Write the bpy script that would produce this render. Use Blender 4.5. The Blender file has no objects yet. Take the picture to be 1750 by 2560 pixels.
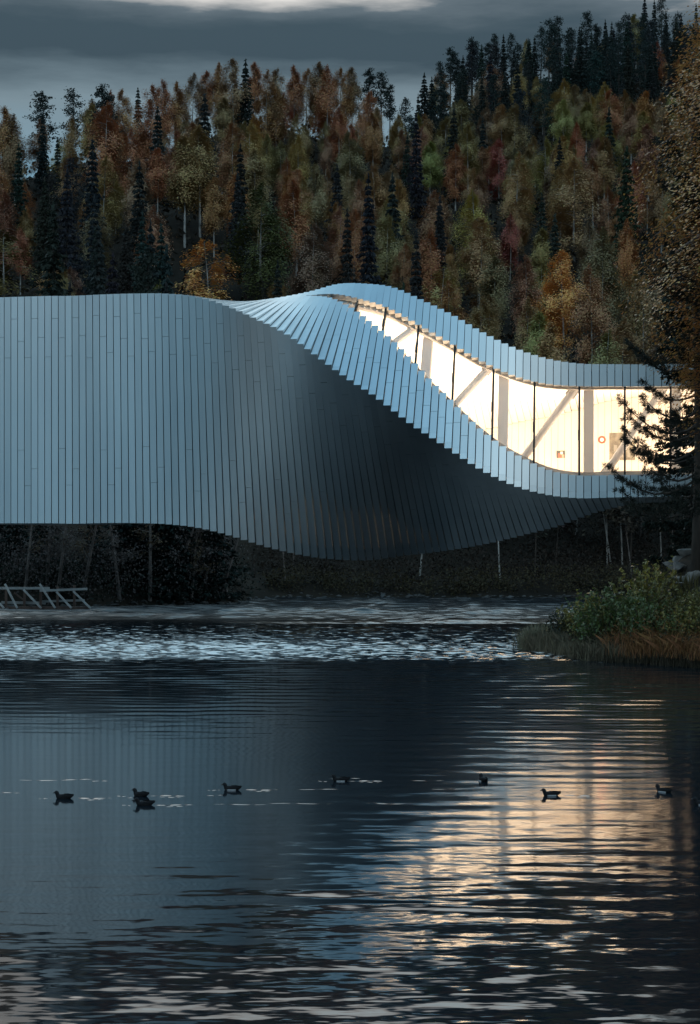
import bpy, bmesh, math, random
import numpy as np
from mathutils import Vector, Matrix, noise as mnoise

# ------------------------------------------------------------------ camera, sky, sun, exposure
C = bpy.context.scene.collection
scene = bpy.context.scene
CAM_H = 4.3
cam_d = bpy.data.cameras.new('camera')
cam = bpy.data.objects.new('camera', cam_d); C.objects.link(cam)
cam.location = (0, 0, CAM_H); cam.rotation_euler = (math.radians(90), 0, 0)
cam_d.sensor_fit = 'HORIZONTAL'; cam_d.sensor_width = 36.0
cam_d.lens = 36.0 * 4000 / 1750
cam_d.shift_y = 65 / 1750
cam_d.clip_start = 0.5; cam_d.clip_end = 3000
scene.camera = cam

SUN_EL, SUN_AZ = math.radians(24), math.radians(-25)     # azimuth measured from +Y towards +X
world = bpy.data.worlds.new('World'); scene.world = world
world.use_nodes = True
wt = world.node_tree; wt.nodes.clear()
def wn(t, **kw):
    n = wt.nodes.new(t)
    for k, v in kw.items(): setattr(n, k, v)
    return n
w_out = wn('ShaderNodeOutputWorld'); w_bg = wn('ShaderNodeBackground')
w_sky = wn('ShaderNodeTexSky', sky_type='NISHITA', sun_disc=False)
w_sky.sun_elevation = math.radians(9); w_sky.sun_rotation = SUN_AZ
w_tc = wn('ShaderNodeTexCoord'); w_sep = wn('ShaderNodeSeparateXYZ')
w_map = wn('ShaderNodeMapping'); w_map.inputs['Scale'].default_value = (3.0, 3.0, 17.0); w_map.inputs['Location'].default_value = (.4, .0, 1.3)
w_noi = wn('ShaderNodeTexNoise'); w_noi.inputs['Scale'].default_value = 1.6; w_noi.inputs['Detail'].default_value = 7
w_noi.inputs['Roughness'].default_value = 0.55
w_ma = wn('ShaderNodeMath', operation='SUBTRACT'); w_ma.inputs[1].default_value = 0.5
w_mb = wn('ShaderNodeMath', operation='MULTIPLY_ADD'); w_mb.inputs[1].default_value = 0.06
w_rmp = wn('ShaderNodeValToRGB')
els = w_rmp.color_ramp.elements
STOPS = [(0.0, (.11, .27, .39)), (.20, (.15, .31, .42)), (.235, (.21, .32, .39)), (.258, (.20, .275, .32)), (.280, (.055, .088, .113)),
         (.303, (.056, .090, .115)), (.313, (.13, .17, .20)), (.325, (.95, .91, .86)), (.37, (1.5, 1.7, 1.74)), (.46, (1.0, 1.34, 1.5)),
         (.62, (.50, .90, 1.15)), (1.0, (.33, .72, 1.05))]
els[0].position = STOPS[0][0]; els[0].color = STOPS[0][1] + (1,)
els[1].position = 1.0; els[1].color = STOPS[-1][1] + (1,)
for p, c in STOPS[1:-1]:
    e = els.new(p); e.color = c + (1,)
w_sc = wn('ShaderNodeVectorMath', operation='SCALE'); w_sc.inputs[3].default_value = 0.10
w_clr = wn('ShaderNodeMapRange'); w_clr.inputs[1].default_value = .36; w_clr.inputs[2].default_value = .8
w_clr.inputs[3].default_value = 0.0; w_clr.inputs[4].default_value = 0.35
w_mix = wn('ShaderNodeMix', data_type='RGBA')
L = wt.links.new
L(w_tc.outputs['Generated'], w_sep.inputs[0]); L(w_tc.outputs['Generated'], w_map.inputs['Vector'])
L(w_map.outputs[0], w_noi.inputs['Vector']); L(w_noi.outputs['Fac'], w_ma.inputs[0])
L(w_ma.outputs[0], w_mb.inputs[0]); L(w_sep.outputs[2], w_mb.inputs[2])
L(w_mb.outputs[0], w_rmp.inputs[0]); L(w_sky.outputs[0], w_sc.inputs[0])
L(w_mb.outputs[0], w_clr.inputs[0]); L(w_clr.outputs[0], w_mix.inputs[0])
L(w_rmp.outputs[0], w_mix.inputs[6]); L(w_sc.outputs[0], w_mix.inputs[7])
L(w_mix.outputs[2], w_bg.inputs['Color']); w_bg.inputs['Strength'].default_value = 1.0
L(w_bg.outputs[0], w_out.inputs['Surface'])

sun_d = bpy.data.lights.new('sun', 'SUN'); sun_d.energy = 0.12; sun_d.angle = math.radians(30); sun_d.color = (1, .93, .85)
sun = bpy.data.objects.new('sun', sun_d); C.objects.link(sun)
sd = Vector((math.sin(SUN_AZ)*math.cos(SUN_EL), math.cos(SUN_AZ)*math.cos(SUN_EL), math.sin(SUN_EL)))
sun.rotation_euler = sd.to_track_quat('Z', 'Y').to_euler(); sun.location = sd * 300

vs = scene.view_settings
vs.view_transform = 'Standard'; vs.look = 'None'; vs.exposure = 0.0; vs.gamma = 1.0; vs.use_curve_mapping = False
scene.cycles.max_bounces = 8; scene.cycles.transparent_max_bounces = 12
scene.cycles.sample_clamp_indirect = 4.0
scene.cycles.use_denoising = True

# ------------------------------------------------------------------ helpers
def tag(o, label=None, cat=None, group=None, kind=None):
    if label: o['label'] = label
    if cat: o['category'] = cat
    if group: o['group'] = group
    if kind: o['kind'] = kind
    return o

def link(name, me, mat=None, parent=None, loc=None):
    o = bpy.data.objects.new(name, me); C.objects.link(o)
    if mat is not None and me is not None and hasattr(me, 'materials') and len(me.materials) == 0:
        for m in (mat if isinstance(mat, (list, tuple)) else [mat]): me.materials.append(m)
    if parent is not None: o.parent = parent
    if loc is not None: o.location = loc
    return o

def empty(name, loc=(0, 0, 0), rz=0.0):
    o = bpy.data.objects.new(name, None); C.objects.link(o)
    o.location = loc; o.rotation_euler = (0, 0, rz); o.empty_display_size = 0.2
    return o

class MB:
    """collects vertices and faces"""
    def __init__(s): s.v = []; s.f = []; s.m = []
    def quad_box(s, c8, mi=0):
        b = len(s.v); s.v += [tuple(p) for p in c8]
        for q in ((0, 3, 2, 1), (4, 5, 6, 7), (0, 1, 5, 4), (1, 2, 6, 5), (2, 3, 7, 6), (3, 0, 4, 7)):
            s.f.append(tuple(b + i for i in q)); s.m.append(mi)
    def box(s, x0, x1, y0, y1, z0, z1, mi=0):
        s.quad_box([(x0, y0, z0), (x1, y0, z0), (x1, y1, z0), (x0, y1, z0), (x0, y0, z1), (x1, y0, z1), (x1, y1, z1), (x0, y1, z1)], mi)
    def beam(s, a, b, w, h, up=(0, 0, 1), mi=0):
        a = Vector(a); b = Vector(b); d = (b - a).normalized(); u = Vector(up)
        r = d.cross(u)
        if r.length < 1e-3: r = d.cross(Vector((1, 0, 0)))
        r.normalize(); u = r.cross(d).normalized()
        r = r * w / 2; u = u * h / 2
        s.quad_box([a - r - u, a + r - u, b + r - u, b - r - u, a - r + u, a + r + u, b + r + u, b - r + u], mi)
    def tube(s, pts, rads, n=6, mi=0, cap=True):
        base = len(s.v); N = len(pts); pts = [Vector(p) for p in pts]; pr = None
        for i, p in enumerate(pts):
            t = (pts[min(i+1, N-1)] - pts[max(i-1, 0)])
            t = t.normalized() if t.length > 1e-9 else Vector((0, 0, 1))
            if pr is None:
                pr = t.orthogonal().normalized()
            pr = (pr - t * pr.dot(t))
            pr = pr.normalized() if pr.length > 1e-6 else t.orthogonal().normalized()
            q = t.cross(pr)
            for k in range(n):
                a = 2*math.pi*k/n
                s.v.append(tuple(p + (pr*math.cos(a) + q*math.sin(a)) * rads[i]))
        for i in range(N-1):
            for k in range(n):
                k2 = (k+1) % n
                s.f.append((base+i*n+k, base+i*n+k2, base+(i+1)*n+k2, base+(i+1)*n+k)); s.m.append(mi)
        if cap:
            s.f.append(tuple(base+k for k in reversed(range(n)))); s.m.append(mi)
            s.f.append(tuple(base+(N-1)*n+k for k in range(n))); s.m.append(mi)
    def mesh(s, name, mats, smooth=False):
        me = bpy.data.meshes.new(name); me.from_pydata(s.v, [], s.f)
        for m in (mats if isinstance(mats, (list, tuple)) else [mats]): me.materials.append(m)
        if any(s.m): me.polygons.foreach_set('material_index', s.m)
        if smooth: me.polygons.foreach_set('use_smooth', [True]*len(s.f))
        me.update(); return me
    def build(s, name, mats, parent=None, smooth=False):
        return link(name, s.mesh(name, mats, smooth), None, parent)

# ------------------------------------------------------------------ materials
def new_mat(name):
    m = bpy.data.materials.new(name); m.use_nodes = True
    nt = m.node_tree; nt.nodes.clear()
    o = nt.nodes.new('ShaderNodeOutputMaterial'); p = nt.nodes.new('ShaderNodeBsdfPrincipled')
    nt.links.new(p.outputs[0], o.inputs[0])
    return m, nt, p, o

def noise_mat(name, c1, c2, scale=3.0, rough=0.8, metallic=0.0, detail=5, bump=0.0, stretch=(1, 1, 1), spec=0.5, rndvar=0.0):
    m, nt, p, o = new_mat(name)
    tc = nt.nodes.new('ShaderNodeTexCoord'); mp = nt.nodes.new('ShaderNodeMapping'); mp.inputs['Scale'].default_value = stretch
    nz = nt.nodes.new('ShaderNodeTexNoise'); nz.inputs['Scale'].default_value = scale; nz.inputs['Detail'].default_value = detail
    rp = nt.nodes.new('ShaderNodeValToRGB'); rp.color_ramp.elements[0].color = c1 + (1,); rp.color_ramp.elements[1].color = c2 + (1,)
    rp.color_ramp.elements[0].position = .3; rp.color_ramp.elements[1].position = .7
    nt.links.new(tc.outputs['Object'], mp.inputs[0]); nt.links.new(mp.outputs[0], nz.inputs['Vector']); nt.links.new(nz.outputs['Fac'], rp.inputs[0])
    col = rp.outputs[0]
    if rndvar:
        oi = nt.nodes.new('ShaderNodeObjectInfo'); mr = nt.nodes.new('ShaderNodeMapRange')
        mr.inputs[3].default_value = 1 - rndvar; mr.inputs[4].default_value = 1 + rndvar
        sc = nt.nodes.new('ShaderNodeVectorMath'); sc.operation = 'SCALE'
        nt.links.new(oi.outputs['Random'], mr.inputs[0]); nt.links.new(col, sc.inputs[0]); nt.links.new(mr.outputs[0], sc.inputs[3])
        col = sc.outputs[0]
    nt.links.new(col, p.inputs['Base Color'])
    p.inputs['Roughness'].default_value = rough; p.inputs['Metallic'].default_value = metallic
    p.inputs['Specular IOR Level'].default_value = spec
    if bump:
        b = nt.nodes.new('ShaderNodeBump'); b.inputs['Strength'].default_value = 1.0; b.inputs['Distance'].default_value = bump
        nt.links.new(nz.outputs['Fac'], b.inputs['Height']); nt.links.new(b.outputs[0], p.inputs['Normal'])
    return m

def leaf_mat(name, rough=0.7, spec=0.15, transl=0.12, sat=1.0):
    """tint from the object's colour, varied leaf by leaf"""
    m, nt, p, o = new_mat(name)
    oi = nt.nodes.new('ShaderNodeObjectInfo'); at = nt.nodes.new('ShaderNodeAttribute'); at.attribute_name = 'rnd'
    mr = nt.nodes.new('ShaderNodeMapRange'); mr.inputs[3].default_value = 0.86; mr.inputs[4].default_value = 1.14
    sc = nt.nodes.new('ShaderNodeVectorMath'); sc.operation = 'SCALE'
    hs = nt.nodes.new('ShaderNodeHueSaturation')
    mh = nt.nodes.new('ShaderNodeMapRange'); mh.inputs[3].default_value = 0.485; mh.inputs[4].default_value = 0.52
    at2 = nt.nodes.new('ShaderNodeAttribute'); at2.attribute_name = 'hue'
    nt.links.new(at.outputs['Fac'], mr.inputs[0]); nt.links.new(oi.outputs['Color'], sc.inputs[0]); nt.links.new(mr.outputs[0], sc.inputs[3])
    nt.links.new(at2.outputs['Fac'], mh.inputs[0]); nt.links.new(mh.outputs[0], hs.inputs['Hue']); nt.links.new(sc.outputs[0], hs.inputs['Color'])
    hs.inputs['Saturation'].default_value = sat
    nt.links.new(hs.outputs[0], p.inputs['Base Color'])
    p.inputs['Roughness'].default_value = rough; p.inputs['Specular IOR Level'].default_value = spec
    if transl:
        tr = nt.nodes.new('ShaderNodeBsdfTranslucent'); mx = nt.nodes.new('ShaderNodeMixShader'); mx.inputs[0].default_value = transl
        nt.links.new(hs.outputs[0], tr.inputs[0]); nt.links.new(p.outputs[0], mx.inputs[1]); nt.links.new(tr.outputs[0], mx.inputs[2])
        nt.links.new(mx.outputs[0], o.inputs[0])
    return m

M = {}
M['alu'] = noise_mat('brushed_aluminium', (.58, .62, .645), (.66, .70, .72), scale=.6, rough=.34, metallic=.92, stretch=(1, 1, .25), rndvar=.07)
M['alu_edge'] = noise_mat('aluminium_edge', (.42, .40, .38), (.48, .46, .44), scale=1.0, rough=.5, metallic=.3)
M['backing'] = noise_mat('dark_membrane', (.012, .013, .015), (.02, .021, .023), rough=.9, spec=.1)
M['lining'] = noise_mat('white_lining', (.78, .755, .72), (.83, .80, .77), scale=.5, rough=.65)
M['wall_lining'] = noise_mat('cream_wall_boards', (.47, .425, .385), (.53, .48, .435), scale=.5, rough=.7)
M['floor'] = noise_mat('pale_floor', (.55, .50, .46), (.62, .57, .52), scale=1.2, rough=.5)
M['white_steel'] = noise_mat('white_steel', (.78, .77, .78), (.83, .82, .82), scale=1.0, rough=.45)
M['mullion'] = noise_mat('dark_mullion', (.012, .012, .013), (.022, .022, .022), rough=.5)
M['sill'] = noise_mat('window_sill', (.5, .47, .45), (.58, .55, .52), rough=.5)
M['bark_birch'] = noise_mat('birch_bark', (.12, .11, .10), (.56, .53, .50), scale=2.2, rough=.8, stretch=(1, 1, .35))
M['bark_dark'] = noise_mat('dark_bark', (.025, .02, .017), (.07, .055, .045), scale=4, rough=.9, bump=.03, stretch=(1, 1, .3))
M['bark_grey'] = noise_mat('grey_bark', (.07, .055, .05), (.19, .155, .14), scale=3, rough=.9, stretch=(1, 1, .3))
M['leaf'] = leaf_mat('birch_leaves')
M['needle'] = leaf_mat('conifer_needles', rough=.7, spec=.15, transl=.1)
M['near_leaf'] = leaf_mat('glossy_leaves', rough=.38, spec=.5, transl=.25)
M['soil'] = noise_mat('forest_floor', (.012, .010, .008), (.034, .026, .019), scale=.35, rough=.95, detail=8, spec=.1)
M['bank'] = noise_mat('river_bank_soil', (.010, .009, .008), (.05, .04, .032), scale=1.3, rough=.9, detail=8, bump=.1, spec=.2)
M['timber'] = noise_mat('grey_timber', (.34, .32, .31), (.58, .55, .53), scale=3, rough=.85, stretch=(.2, 1, 1))
M['timber_dark'] = noise_mat('brown_timber', (.10, .06, .05), (.2, .13, .105), scale=3, rough=.85, stretch=(1, 1, .2))
M['stone'] = noise_mat('boulder_stone', (.10, .097, .094), (.25, .24, .228), scale=2.6, rough=.85, bump=.05, rndvar=.3)
M['stone_red'] = noise_mat('boulder_red_stone', (.15, .09, .075), (.30, .21, .18), scale=2.2, rough=.85, bump=.05, rndvar=.3)

def glass_mat():
    m = bpy.data.materials.new('window_glass'); m.use_nodes = True; nt = m.node_tree; nt.nodes.clear()
    o = nt.nodes.new('ShaderNodeOutputMaterial'); t = nt.nodes.new('ShaderNodeBsdfTransparent'); g = nt.nodes.new('ShaderNodeBsdfGlossy')
    g.inputs['Roughness'].default_value = .02; t.inputs[0].default_value = (.93, .94, .93, 1)
    f = nt.nodes.new('ShaderNodeFresnel'); f.inputs['IOR'].default_value = 1.45
    mx = nt.nodes.new('ShaderNodeMixShader')
    nt.links.new(f.outputs[0], mx.inputs[0]); nt.links.new(t.outputs[0], mx.inputs[1]); nt.links.new(g.outputs[0], mx.inputs[2]); nt.links.new(mx.outputs[0], o.inputs[0])
    return m
M['glass'] = glass_mat()

# ------------------------------------------------------------------ water
def smooth(a, b, x):
    t = np.clip((x-a)/(b-a), 0, 1); return t*t*(3-2*t)

def water_mat():
    m, nt, p, o = new_mat('river_water')
    p.inputs['Base Color'].default_value = (.006, .010, .014, 1); p.inputs['Roughness'].default_value = .035
    p.inputs['IOR'].default_value = 1.42; p.inputs['Specular IOR Level'].default_value = .5
    g = nt.nodes.new('ShaderNodeNewGeometry'); sp = nt.nodes.new('ShaderNodeSeparateXYZ'); nt.links.new(g.outputs['Position'], sp.inputs[0])
    def math_(op, a, b=None, c=None):
        n = nt.nodes.new('ShaderNodeMath'); n.operation = op
        for i, x in enumerate((a, b, c)):
            if x is None: continue
            if isinstance(x, (int, float)): n.inputs[i].default_value = x
            else: nt.links.new(x, n.inputs[i])
        return n.outputs[0]
    def nz(scale, stretch, detail=2.0, rough=.5, dist=0.0, w=0):
        mp = nt.nodes.new('ShaderNodeMapping'); mp.inputs['Scale'].default_value = stretch; mp.inputs['Location'].default_value = (w*3.1, w*7.7, w*1.3)
        n = nt.nodes.new('ShaderNodeTexNoise'); n.inputs['Scale'].default_value = scale; n.inputs['Detail'].default_value = detail
        n.inputs['Roughness'].default_value = rough; n.inputs['Distortion'].default_value = dist
        nt.links.new(g.outputs['Position'], mp.inputs[0]); nt.links.new(mp.outputs[0], n.inputs['Vector'])
        return n.outputs['Fac']
    def ramp(src, lo, hi, stops):
        mr = nt.nodes.new('ShaderNodeMapRange'); mr.inputs[1].default_value = lo; mr.inputs[2].default_value = hi; nt.links.new(src, mr.inputs[0])
        r = nt.nodes.new('ShaderNodeValToRGB'); es = r.color_ramp.elements
        es[0].position = (stops[0][0]-lo)/(hi-lo); es[0].color = (stops[0][1]/5,)*3 + (1,)
        es[1].position = (stops[-1][0]-lo)/(hi-lo); es[1].color = (stops[-1][1]/5,)*3 + (1,)
        for x, v in stops[1:-1]:
            e = es.new((x-lo)/(hi-lo)); e.color = (v/5, v/5, v/5, 1)
        nt.links.new(mr.outputs[0], r.inputs[0]); return math_('MULTIPLY', r.outputs[0], 5.0)
    # patchiness of the breeze and the current
    patch = nz(.12, (.35, 1.0, 1.0), 3, .55, .3, 1)
    yw = math_('MULTIPLY_ADD', math_('SUBTRACT', patch, .5), 8.0, sp.outputs[1])
    # ripples, metres of height per band, by distance down the river
    a_y = ramp(yw, 0, 130, [(0, .36), (15, .33), (18, .24), (23, .14), (28, .08), (36, .11), (48, .12), (56.5, .2), (60, .5), (65, .5), (80, .3), (84, .5), (130, .5)])
    xs = math_('MULTIPLY_ADD', math_('SUBTRACT', patch, .5), 7.0, sp.outputs[0])
    a_x = ramp(xs, -14, 14, [(-14, .30), (-5, .34), (0, 1.0), (14, 1.0)])
    # the lee on the left only matters in the calm pool
    far = ramp(sp.outputs[1], 0, 130, [(0, 0.0), (18, 0.0), (22, 0.0), (48, 0.0), (56, 1.0), (130, 1.0)])
    ax = math_('MAXIMUM', a_x, far)
    amp = math_('MULTIPLY', a_y, ax)
    def slopes(scale, stretch, detail, w, sx, sy):
        mp = nt.nodes.new('ShaderNodeMapping'); mp.inputs['Scale'].default_value = stretch; mp.inputs['Location'].default_value = (w*3.1, w*7.7, w*1.3)
        n = nt.nodes.new('ShaderNodeTexNoise'); n.inputs['Scale'].default_value = scale; n.inputs['Detail'].default_value = detail; n.inputs['Distortion'].default_value = .25
        nt.links.new(g.outputs['Position'], mp.inputs[0]); nt.links.new(mp.outputs[0], n.inputs['Vector'])
        v1 = nt.nodes.new('ShaderNodeVectorMath'); v1.operation = 'SUBTRACT'; v1.inputs[1].default_value = (.5, .5, .5); nt.links.new(n.outputs['Color'], v1.inputs[0])
        v2 = nt.nodes.new('ShaderNodeVectorMath'); v2.operation = 'MULTIPLY'; v2.inputs[1].default_value = (sx, sy, 0); nt.links.new(v1.outputs[0], v2.inputs[0])
        return v2.outputs[0]
    def vadd(a_, b_):
        n = nt.nodes.new('ShaderNodeVectorMath'); n.operation = 'ADD'; nt.links.new(a_, n.inputs[0]); nt.links.new(b_, n.inputs[1]); return n.outputs[0]
    sl = vadd(slopes(3.6, (.18, 1, 1), 2, 2, .07, .40), vadd(slopes(9.0, (.28, 1, 1), 2, 3, .26, .55), slopes(.6, (.25, 1, 1), 1, 4, .03, .22)))
    sm = nt.nodes.new('ShaderNodeVectorMath'); sm.operation = 'SCALE'; nt.links.new(sl, sm.inputs[0]); nt.links.new(amp, sm.inputs[3])
    nn = nt.nodes.new('ShaderNodeVectorMath'); nn.operation = 'NORMALIZE'; nt.links.new(vadd(g.outputs['Normal'], sm.outputs[0]), nn.inputs[0])
    nt.links.new(nn.outputs[0], p.inputs['Normal'])
    # sky glitter painted as white: broken flecks below the weir, softer over the rapids
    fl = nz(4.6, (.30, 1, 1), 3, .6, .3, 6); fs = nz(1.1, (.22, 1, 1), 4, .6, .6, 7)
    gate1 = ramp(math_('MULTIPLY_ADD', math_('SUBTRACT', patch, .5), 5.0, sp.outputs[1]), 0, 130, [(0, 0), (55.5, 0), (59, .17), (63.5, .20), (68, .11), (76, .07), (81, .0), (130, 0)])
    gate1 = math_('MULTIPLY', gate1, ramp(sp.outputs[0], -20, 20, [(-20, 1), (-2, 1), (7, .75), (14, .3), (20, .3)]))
    glint1 = nt.nodes.new('ShaderNodeMapRange'); glint1.inputs[1].default_value = .0; glint1.inputs[2].default_value = .07
    nt.links.new(math_('SUBTRACT', fl, math_('SUBTRACT', .66, gate1)), glint1.inputs[0])
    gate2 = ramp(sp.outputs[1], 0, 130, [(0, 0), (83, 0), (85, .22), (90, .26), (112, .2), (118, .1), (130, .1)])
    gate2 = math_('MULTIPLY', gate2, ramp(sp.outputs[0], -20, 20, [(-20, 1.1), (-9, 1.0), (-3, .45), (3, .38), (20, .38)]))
    glint2 = nt.nodes.new('ShaderNodeMapRange'); glint2.inputs[1].default_value = .0; glint2.inputs[2].default_value = .35; glint2.inputs[4].default_value = .30
    nt.links.new(math_('SUBTRACT', fs, math_('SUBTRACT', .62, gate2)), glint2.inputs[0])
    f1 = math_('MULTIPLY', glint1.outputs[0], ramp(sp.outputs[1], 0, 130, [(0, 0), (55, 0), (56, 1), (80, 1), (82, 0), (130, 0)]))
    f2 = math_('MULTIPLY', glint2.outputs[0], ramp(sp.outputs[1], 0, 130, [(0, 0), (82.5, 0), (84.5, 1), (116, 1), (130, 1)]))
    glint = math_('MAXIMUM', f1, f2)
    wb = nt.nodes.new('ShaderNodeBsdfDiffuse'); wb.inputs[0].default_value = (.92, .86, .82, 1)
    mx = nt.nodes.new('ShaderNodeMixShader'); nt.links.new(glint, mx.inputs[0]); nt.links.new(p.outputs[0], mx.inputs[1]); nt.links.new(wb.outputs[0], mx.inputs[2]); nt.links.new(mx.outputs[0], o.inputs[0])
    nt.links.new(ramp(yw, 0, 130, [(0, .04), (18, .05), (24, .085), (50, .085), (60, .08), (70, .08), (80, .08), (86, .22), (130, .22)]), p.inputs['Roughness'])
    return m
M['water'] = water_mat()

def build_water():
    xs = np.concatenate([[-400, -200, -100, -60, -45], np.arange(-32, 32.01, .25), [45, 60, 100, 200, 400]])
    ys = np.concatenate([[-400, -150, -50, 0, 10], np.arange(12, 17, .5), np.arange(17, 24, .05), np.arange(24, 56, .075), np.arange(56, 119, .085), [121, 125, 130]])
    X, Y = np.meshgrid(xs, ys)
    rs = np.random.RandomState(3)
    Z = np.zeros_like(X); inside = smooth(34, 31, np.abs(X)) if False else (1 - smooth(31, 33, np.abs(X)))
    def waves(n, lmin, lmax, spread, seed):
        r = np.random.RandomState(seed); H = np.zeros_like(X)
        for k in range(n):
            lam = lmin*(lmax/lmin)**r.uniform(0, 1); an = r.normal(0, spread); ph = r.uniform(0, 6.28); kk = 2*np.pi/lam
            grp = .6 + .8*np.sin(X*r.uniform(.1, .5)+Y*r.uniform(-.3, .3)+r.uniform(0, 6.28))       # waves come in groups
            H += math.sqrt(2.0/n)/kk*np.sin(kk*(Y*math.cos(an)+X*math.sin(an))+ph+.5*np.sin(X*.7+ph))*grp
        return H                                              # rms slope about 1
    lee0 = .22 + .40*smooth(42, 52, Y); lee = lee0 + (1-lee0)*smooth(-5.5, .5, X - .06*(Y-30) + 1.2*np.sin(Y*.21))
    pool = np.interp(Y, [17, 18.5, 23, 27, 34, 44, 52, 56, 60], [0, .027, .020, .010, .020, .050, .075, .07, 0.0])*np.maximum(lee, .75*smooth(25.5, 20.5, Y+.8*np.sin(X*.6)) if False else lee + .6*(1-lee)*(1-smooth(20, 25.5, Y+.8*np.sin(X*.6))))
    edge = 1.2*np.sin(X*.13+.6) + .8*np.sin(X*.37)
    glit = np.interp(Y+edge*.5, [55.5, 58, 65, 70, 76, 81, 84], [0, .25, .26, .17, .12, .06, 0.0])
    rap = np.interp(Y+edge, [82, 86, 100, 112, 118], [0, .16, .16, .15, .10])
    Z += inside*(pool*waves(40, .24, 1.1, .28, 1) + glit*waves(36, .36, 1.0, .30, 2) + rap*(.85*waves(36, .42, 1.3, .32, 3) + .4*waves(14, 2.0, 6.0, .4, 4)))
    crest = np.exp(-((Y - 92.5 + .7*np.sin(X*.25))/1.3)**2)   # the long standing wave in front of the timber frame
    Z += .20 * crest * (.75 + .35*np.sin(X*.9+1) + .2*np.sin(X*2.1)) * inside
    Z -= .16 * np.exp(-((Y - 82.0)/.9)**2) * smooth(-9, -3, X) * inside
    ny, nx = X.shape
    v = np.stack([X.ravel(), Y.ravel(), Z.ravel()], 1).astype(np.float32)
    i = np.arange(ny*nx).reshape(ny, nx)
    f = np.stack([i[:-1, :-1], i[:-1, 1:], i[1:, 1:], i[1:, :-1]], -1).reshape(-1, 4).astype(np.int32); nf = len(f)
    me = bpy.data.meshes.new('water')
    me.vertices.add(len(v)); me.vertices.foreach_set('co', v.ravel())
    me.loops.add(4*nf); me.loops.foreach_set('vertex_index', f.ravel())
    me.polygons.add(nf); me.polygons.foreach_set('loop_start', np.arange(0, 4*nf, 4, dtype=np.int32)); me.polygons.foreach_set('loop_total', np.full(nf, 4, np.int32))
    me.update(calc_edges=True)
    me.polygons.foreach_set('use_smooth', np.ones(nf, bool))
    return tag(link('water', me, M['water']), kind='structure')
WATER = build_water()

# ------------------------------------------------------------------ terrain
RX = np.array([-160, -64, -49, -37, -21, -6, 8, 14, 22, 36, 53, 72, 90, 200], float)
RE = np.array([.262, .268, .281, .291, .304, .296, .294, .283, .304, .3155, .3235, .331, .335, .335])
RY = np.array([290, 295, 300, 305, 325, 335, 335, 340, 375, 395, 410, 420, 425, 430], float)
def shore(X):
    left = 98.0 + 5.5*smooth(-19, -7.5, X) + .35*np.sin(X*1.3)
    right = 115.5 + .8*np.sin(X*.35)
    w = smooth(-8.2, -5.8, X)
    return left*(1-w) + right*w
def terrain(X, Y):
    X = np.asarray(X, float); Y = np.asarray(Y, float)
    yr = np.interp(X, RX, RY); zr = np.interp(X, RX, RE)*yr + CAM_H - 15.0
    d = Y - shore(X)
    bank = np.where(d < 0, np.maximum(d*.5, -2.0), 1.1*smooth(0, 4, d) + 0.02*d)
    t = np.clip((Y - 121)/(yr - 121), 0, 1)
    z = bank*(1-smooth(0, .25, t)) + zr*(t**1.05)
    z = np.where(Y > yr, zr - (Y - yr)*.25, z)
    bump = 1.6*np.sin(X*.11+Y*.07) + 1.2*np.sin(X*.23-Y*.13+1)
    return z + bump*smooth(0, .15, t)
def build_terrain():
    xs = np.concatenate([[-700, -400, -260], np.arange(-190, 191, 2.0), [260, 400, 700]])
    ys = np.concatenate([np.arange(94, 124, .6), np.arange(124, 460, 3.0), [500, 560, 700, 1000]])
    X, Y = np.meshgrid(xs, ys); Z = np.maximum(terrain(X, Y), -3.0)
    ny, nx = X.shape; i = np.arange(ny*nx).reshape(ny, nx)
    f = np.stack([i[:-1, :-1], i[:-1, 1:], i[1:, 1:], i[1:, :-1]], -1).reshape(-1, 4)
    me = bpy.data.meshes.new('hillside'); me.from_pydata(np.stack([X.ravel(), Y.ravel(), Z.ravel()], 1).tolist(), [], f.tolist())
    me.polygons.foreach_set('use_smooth', [True]*len(f))
    tag(link('hillside', me, M['soil']), kind='structure')
build_terrain()

# the near right bank
BY = np.array([30, 44, 50, 53.3, 56.4, 59.5, 61.6, 62.4, 63.5, 66, 75, 90, 112], float)
BX = np.array([30, 20, 13.5, 11.4, 8.6, 7.6, 6.9, 6.6, 7.4, 9.4, 11.5, 16, 22], float)
def bank_z(X, Y):
    d = X - np.interp(Y, BY, BX) 
    z = np.where(d < 0, d*.8, .25*smooth(0, .5, d) + .9*smooth(.8, 4.0, d) + 2.6*smooth(3.5, 7.0, d))
    return z + .07*np.sin(X*3.1+Y*1.7)*(d > .2)
def build_bank():
    ys = np.concatenate([np.arange(30, 50, 1.0), np.arange(50, 70, .3), np.arange(70, 113, 1.0)])
    dx = np.concatenate([[-2.0], np.arange(-.6, 8, .3), [10, 14, 20, 40, 120, 300]])
    V = []; 
    for y in ys:
        x0 = np.interp(y, BY, BX)
        for d in dx: V.append((x0+d, y, float(bank_z(x0+d, y))))
    nx = len(dx); i = np.arange(len(ys)*nx).reshape(len(ys), nx)
    f = np.stack([i[:-1, :-1], i[:-1, 1:], i[1:, 1:], i[1:, :-1]], -1).reshape(-1, 4)
    me = bpy.data.meshes.new('river_bank'); me.from_pydata(V, [], f.tolist()); me.polygons.foreach_set('use_smooth', [True]*len(f))
    tag(link('river_bank', me, M['bank']), kind='structure')
build_bank()

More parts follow.
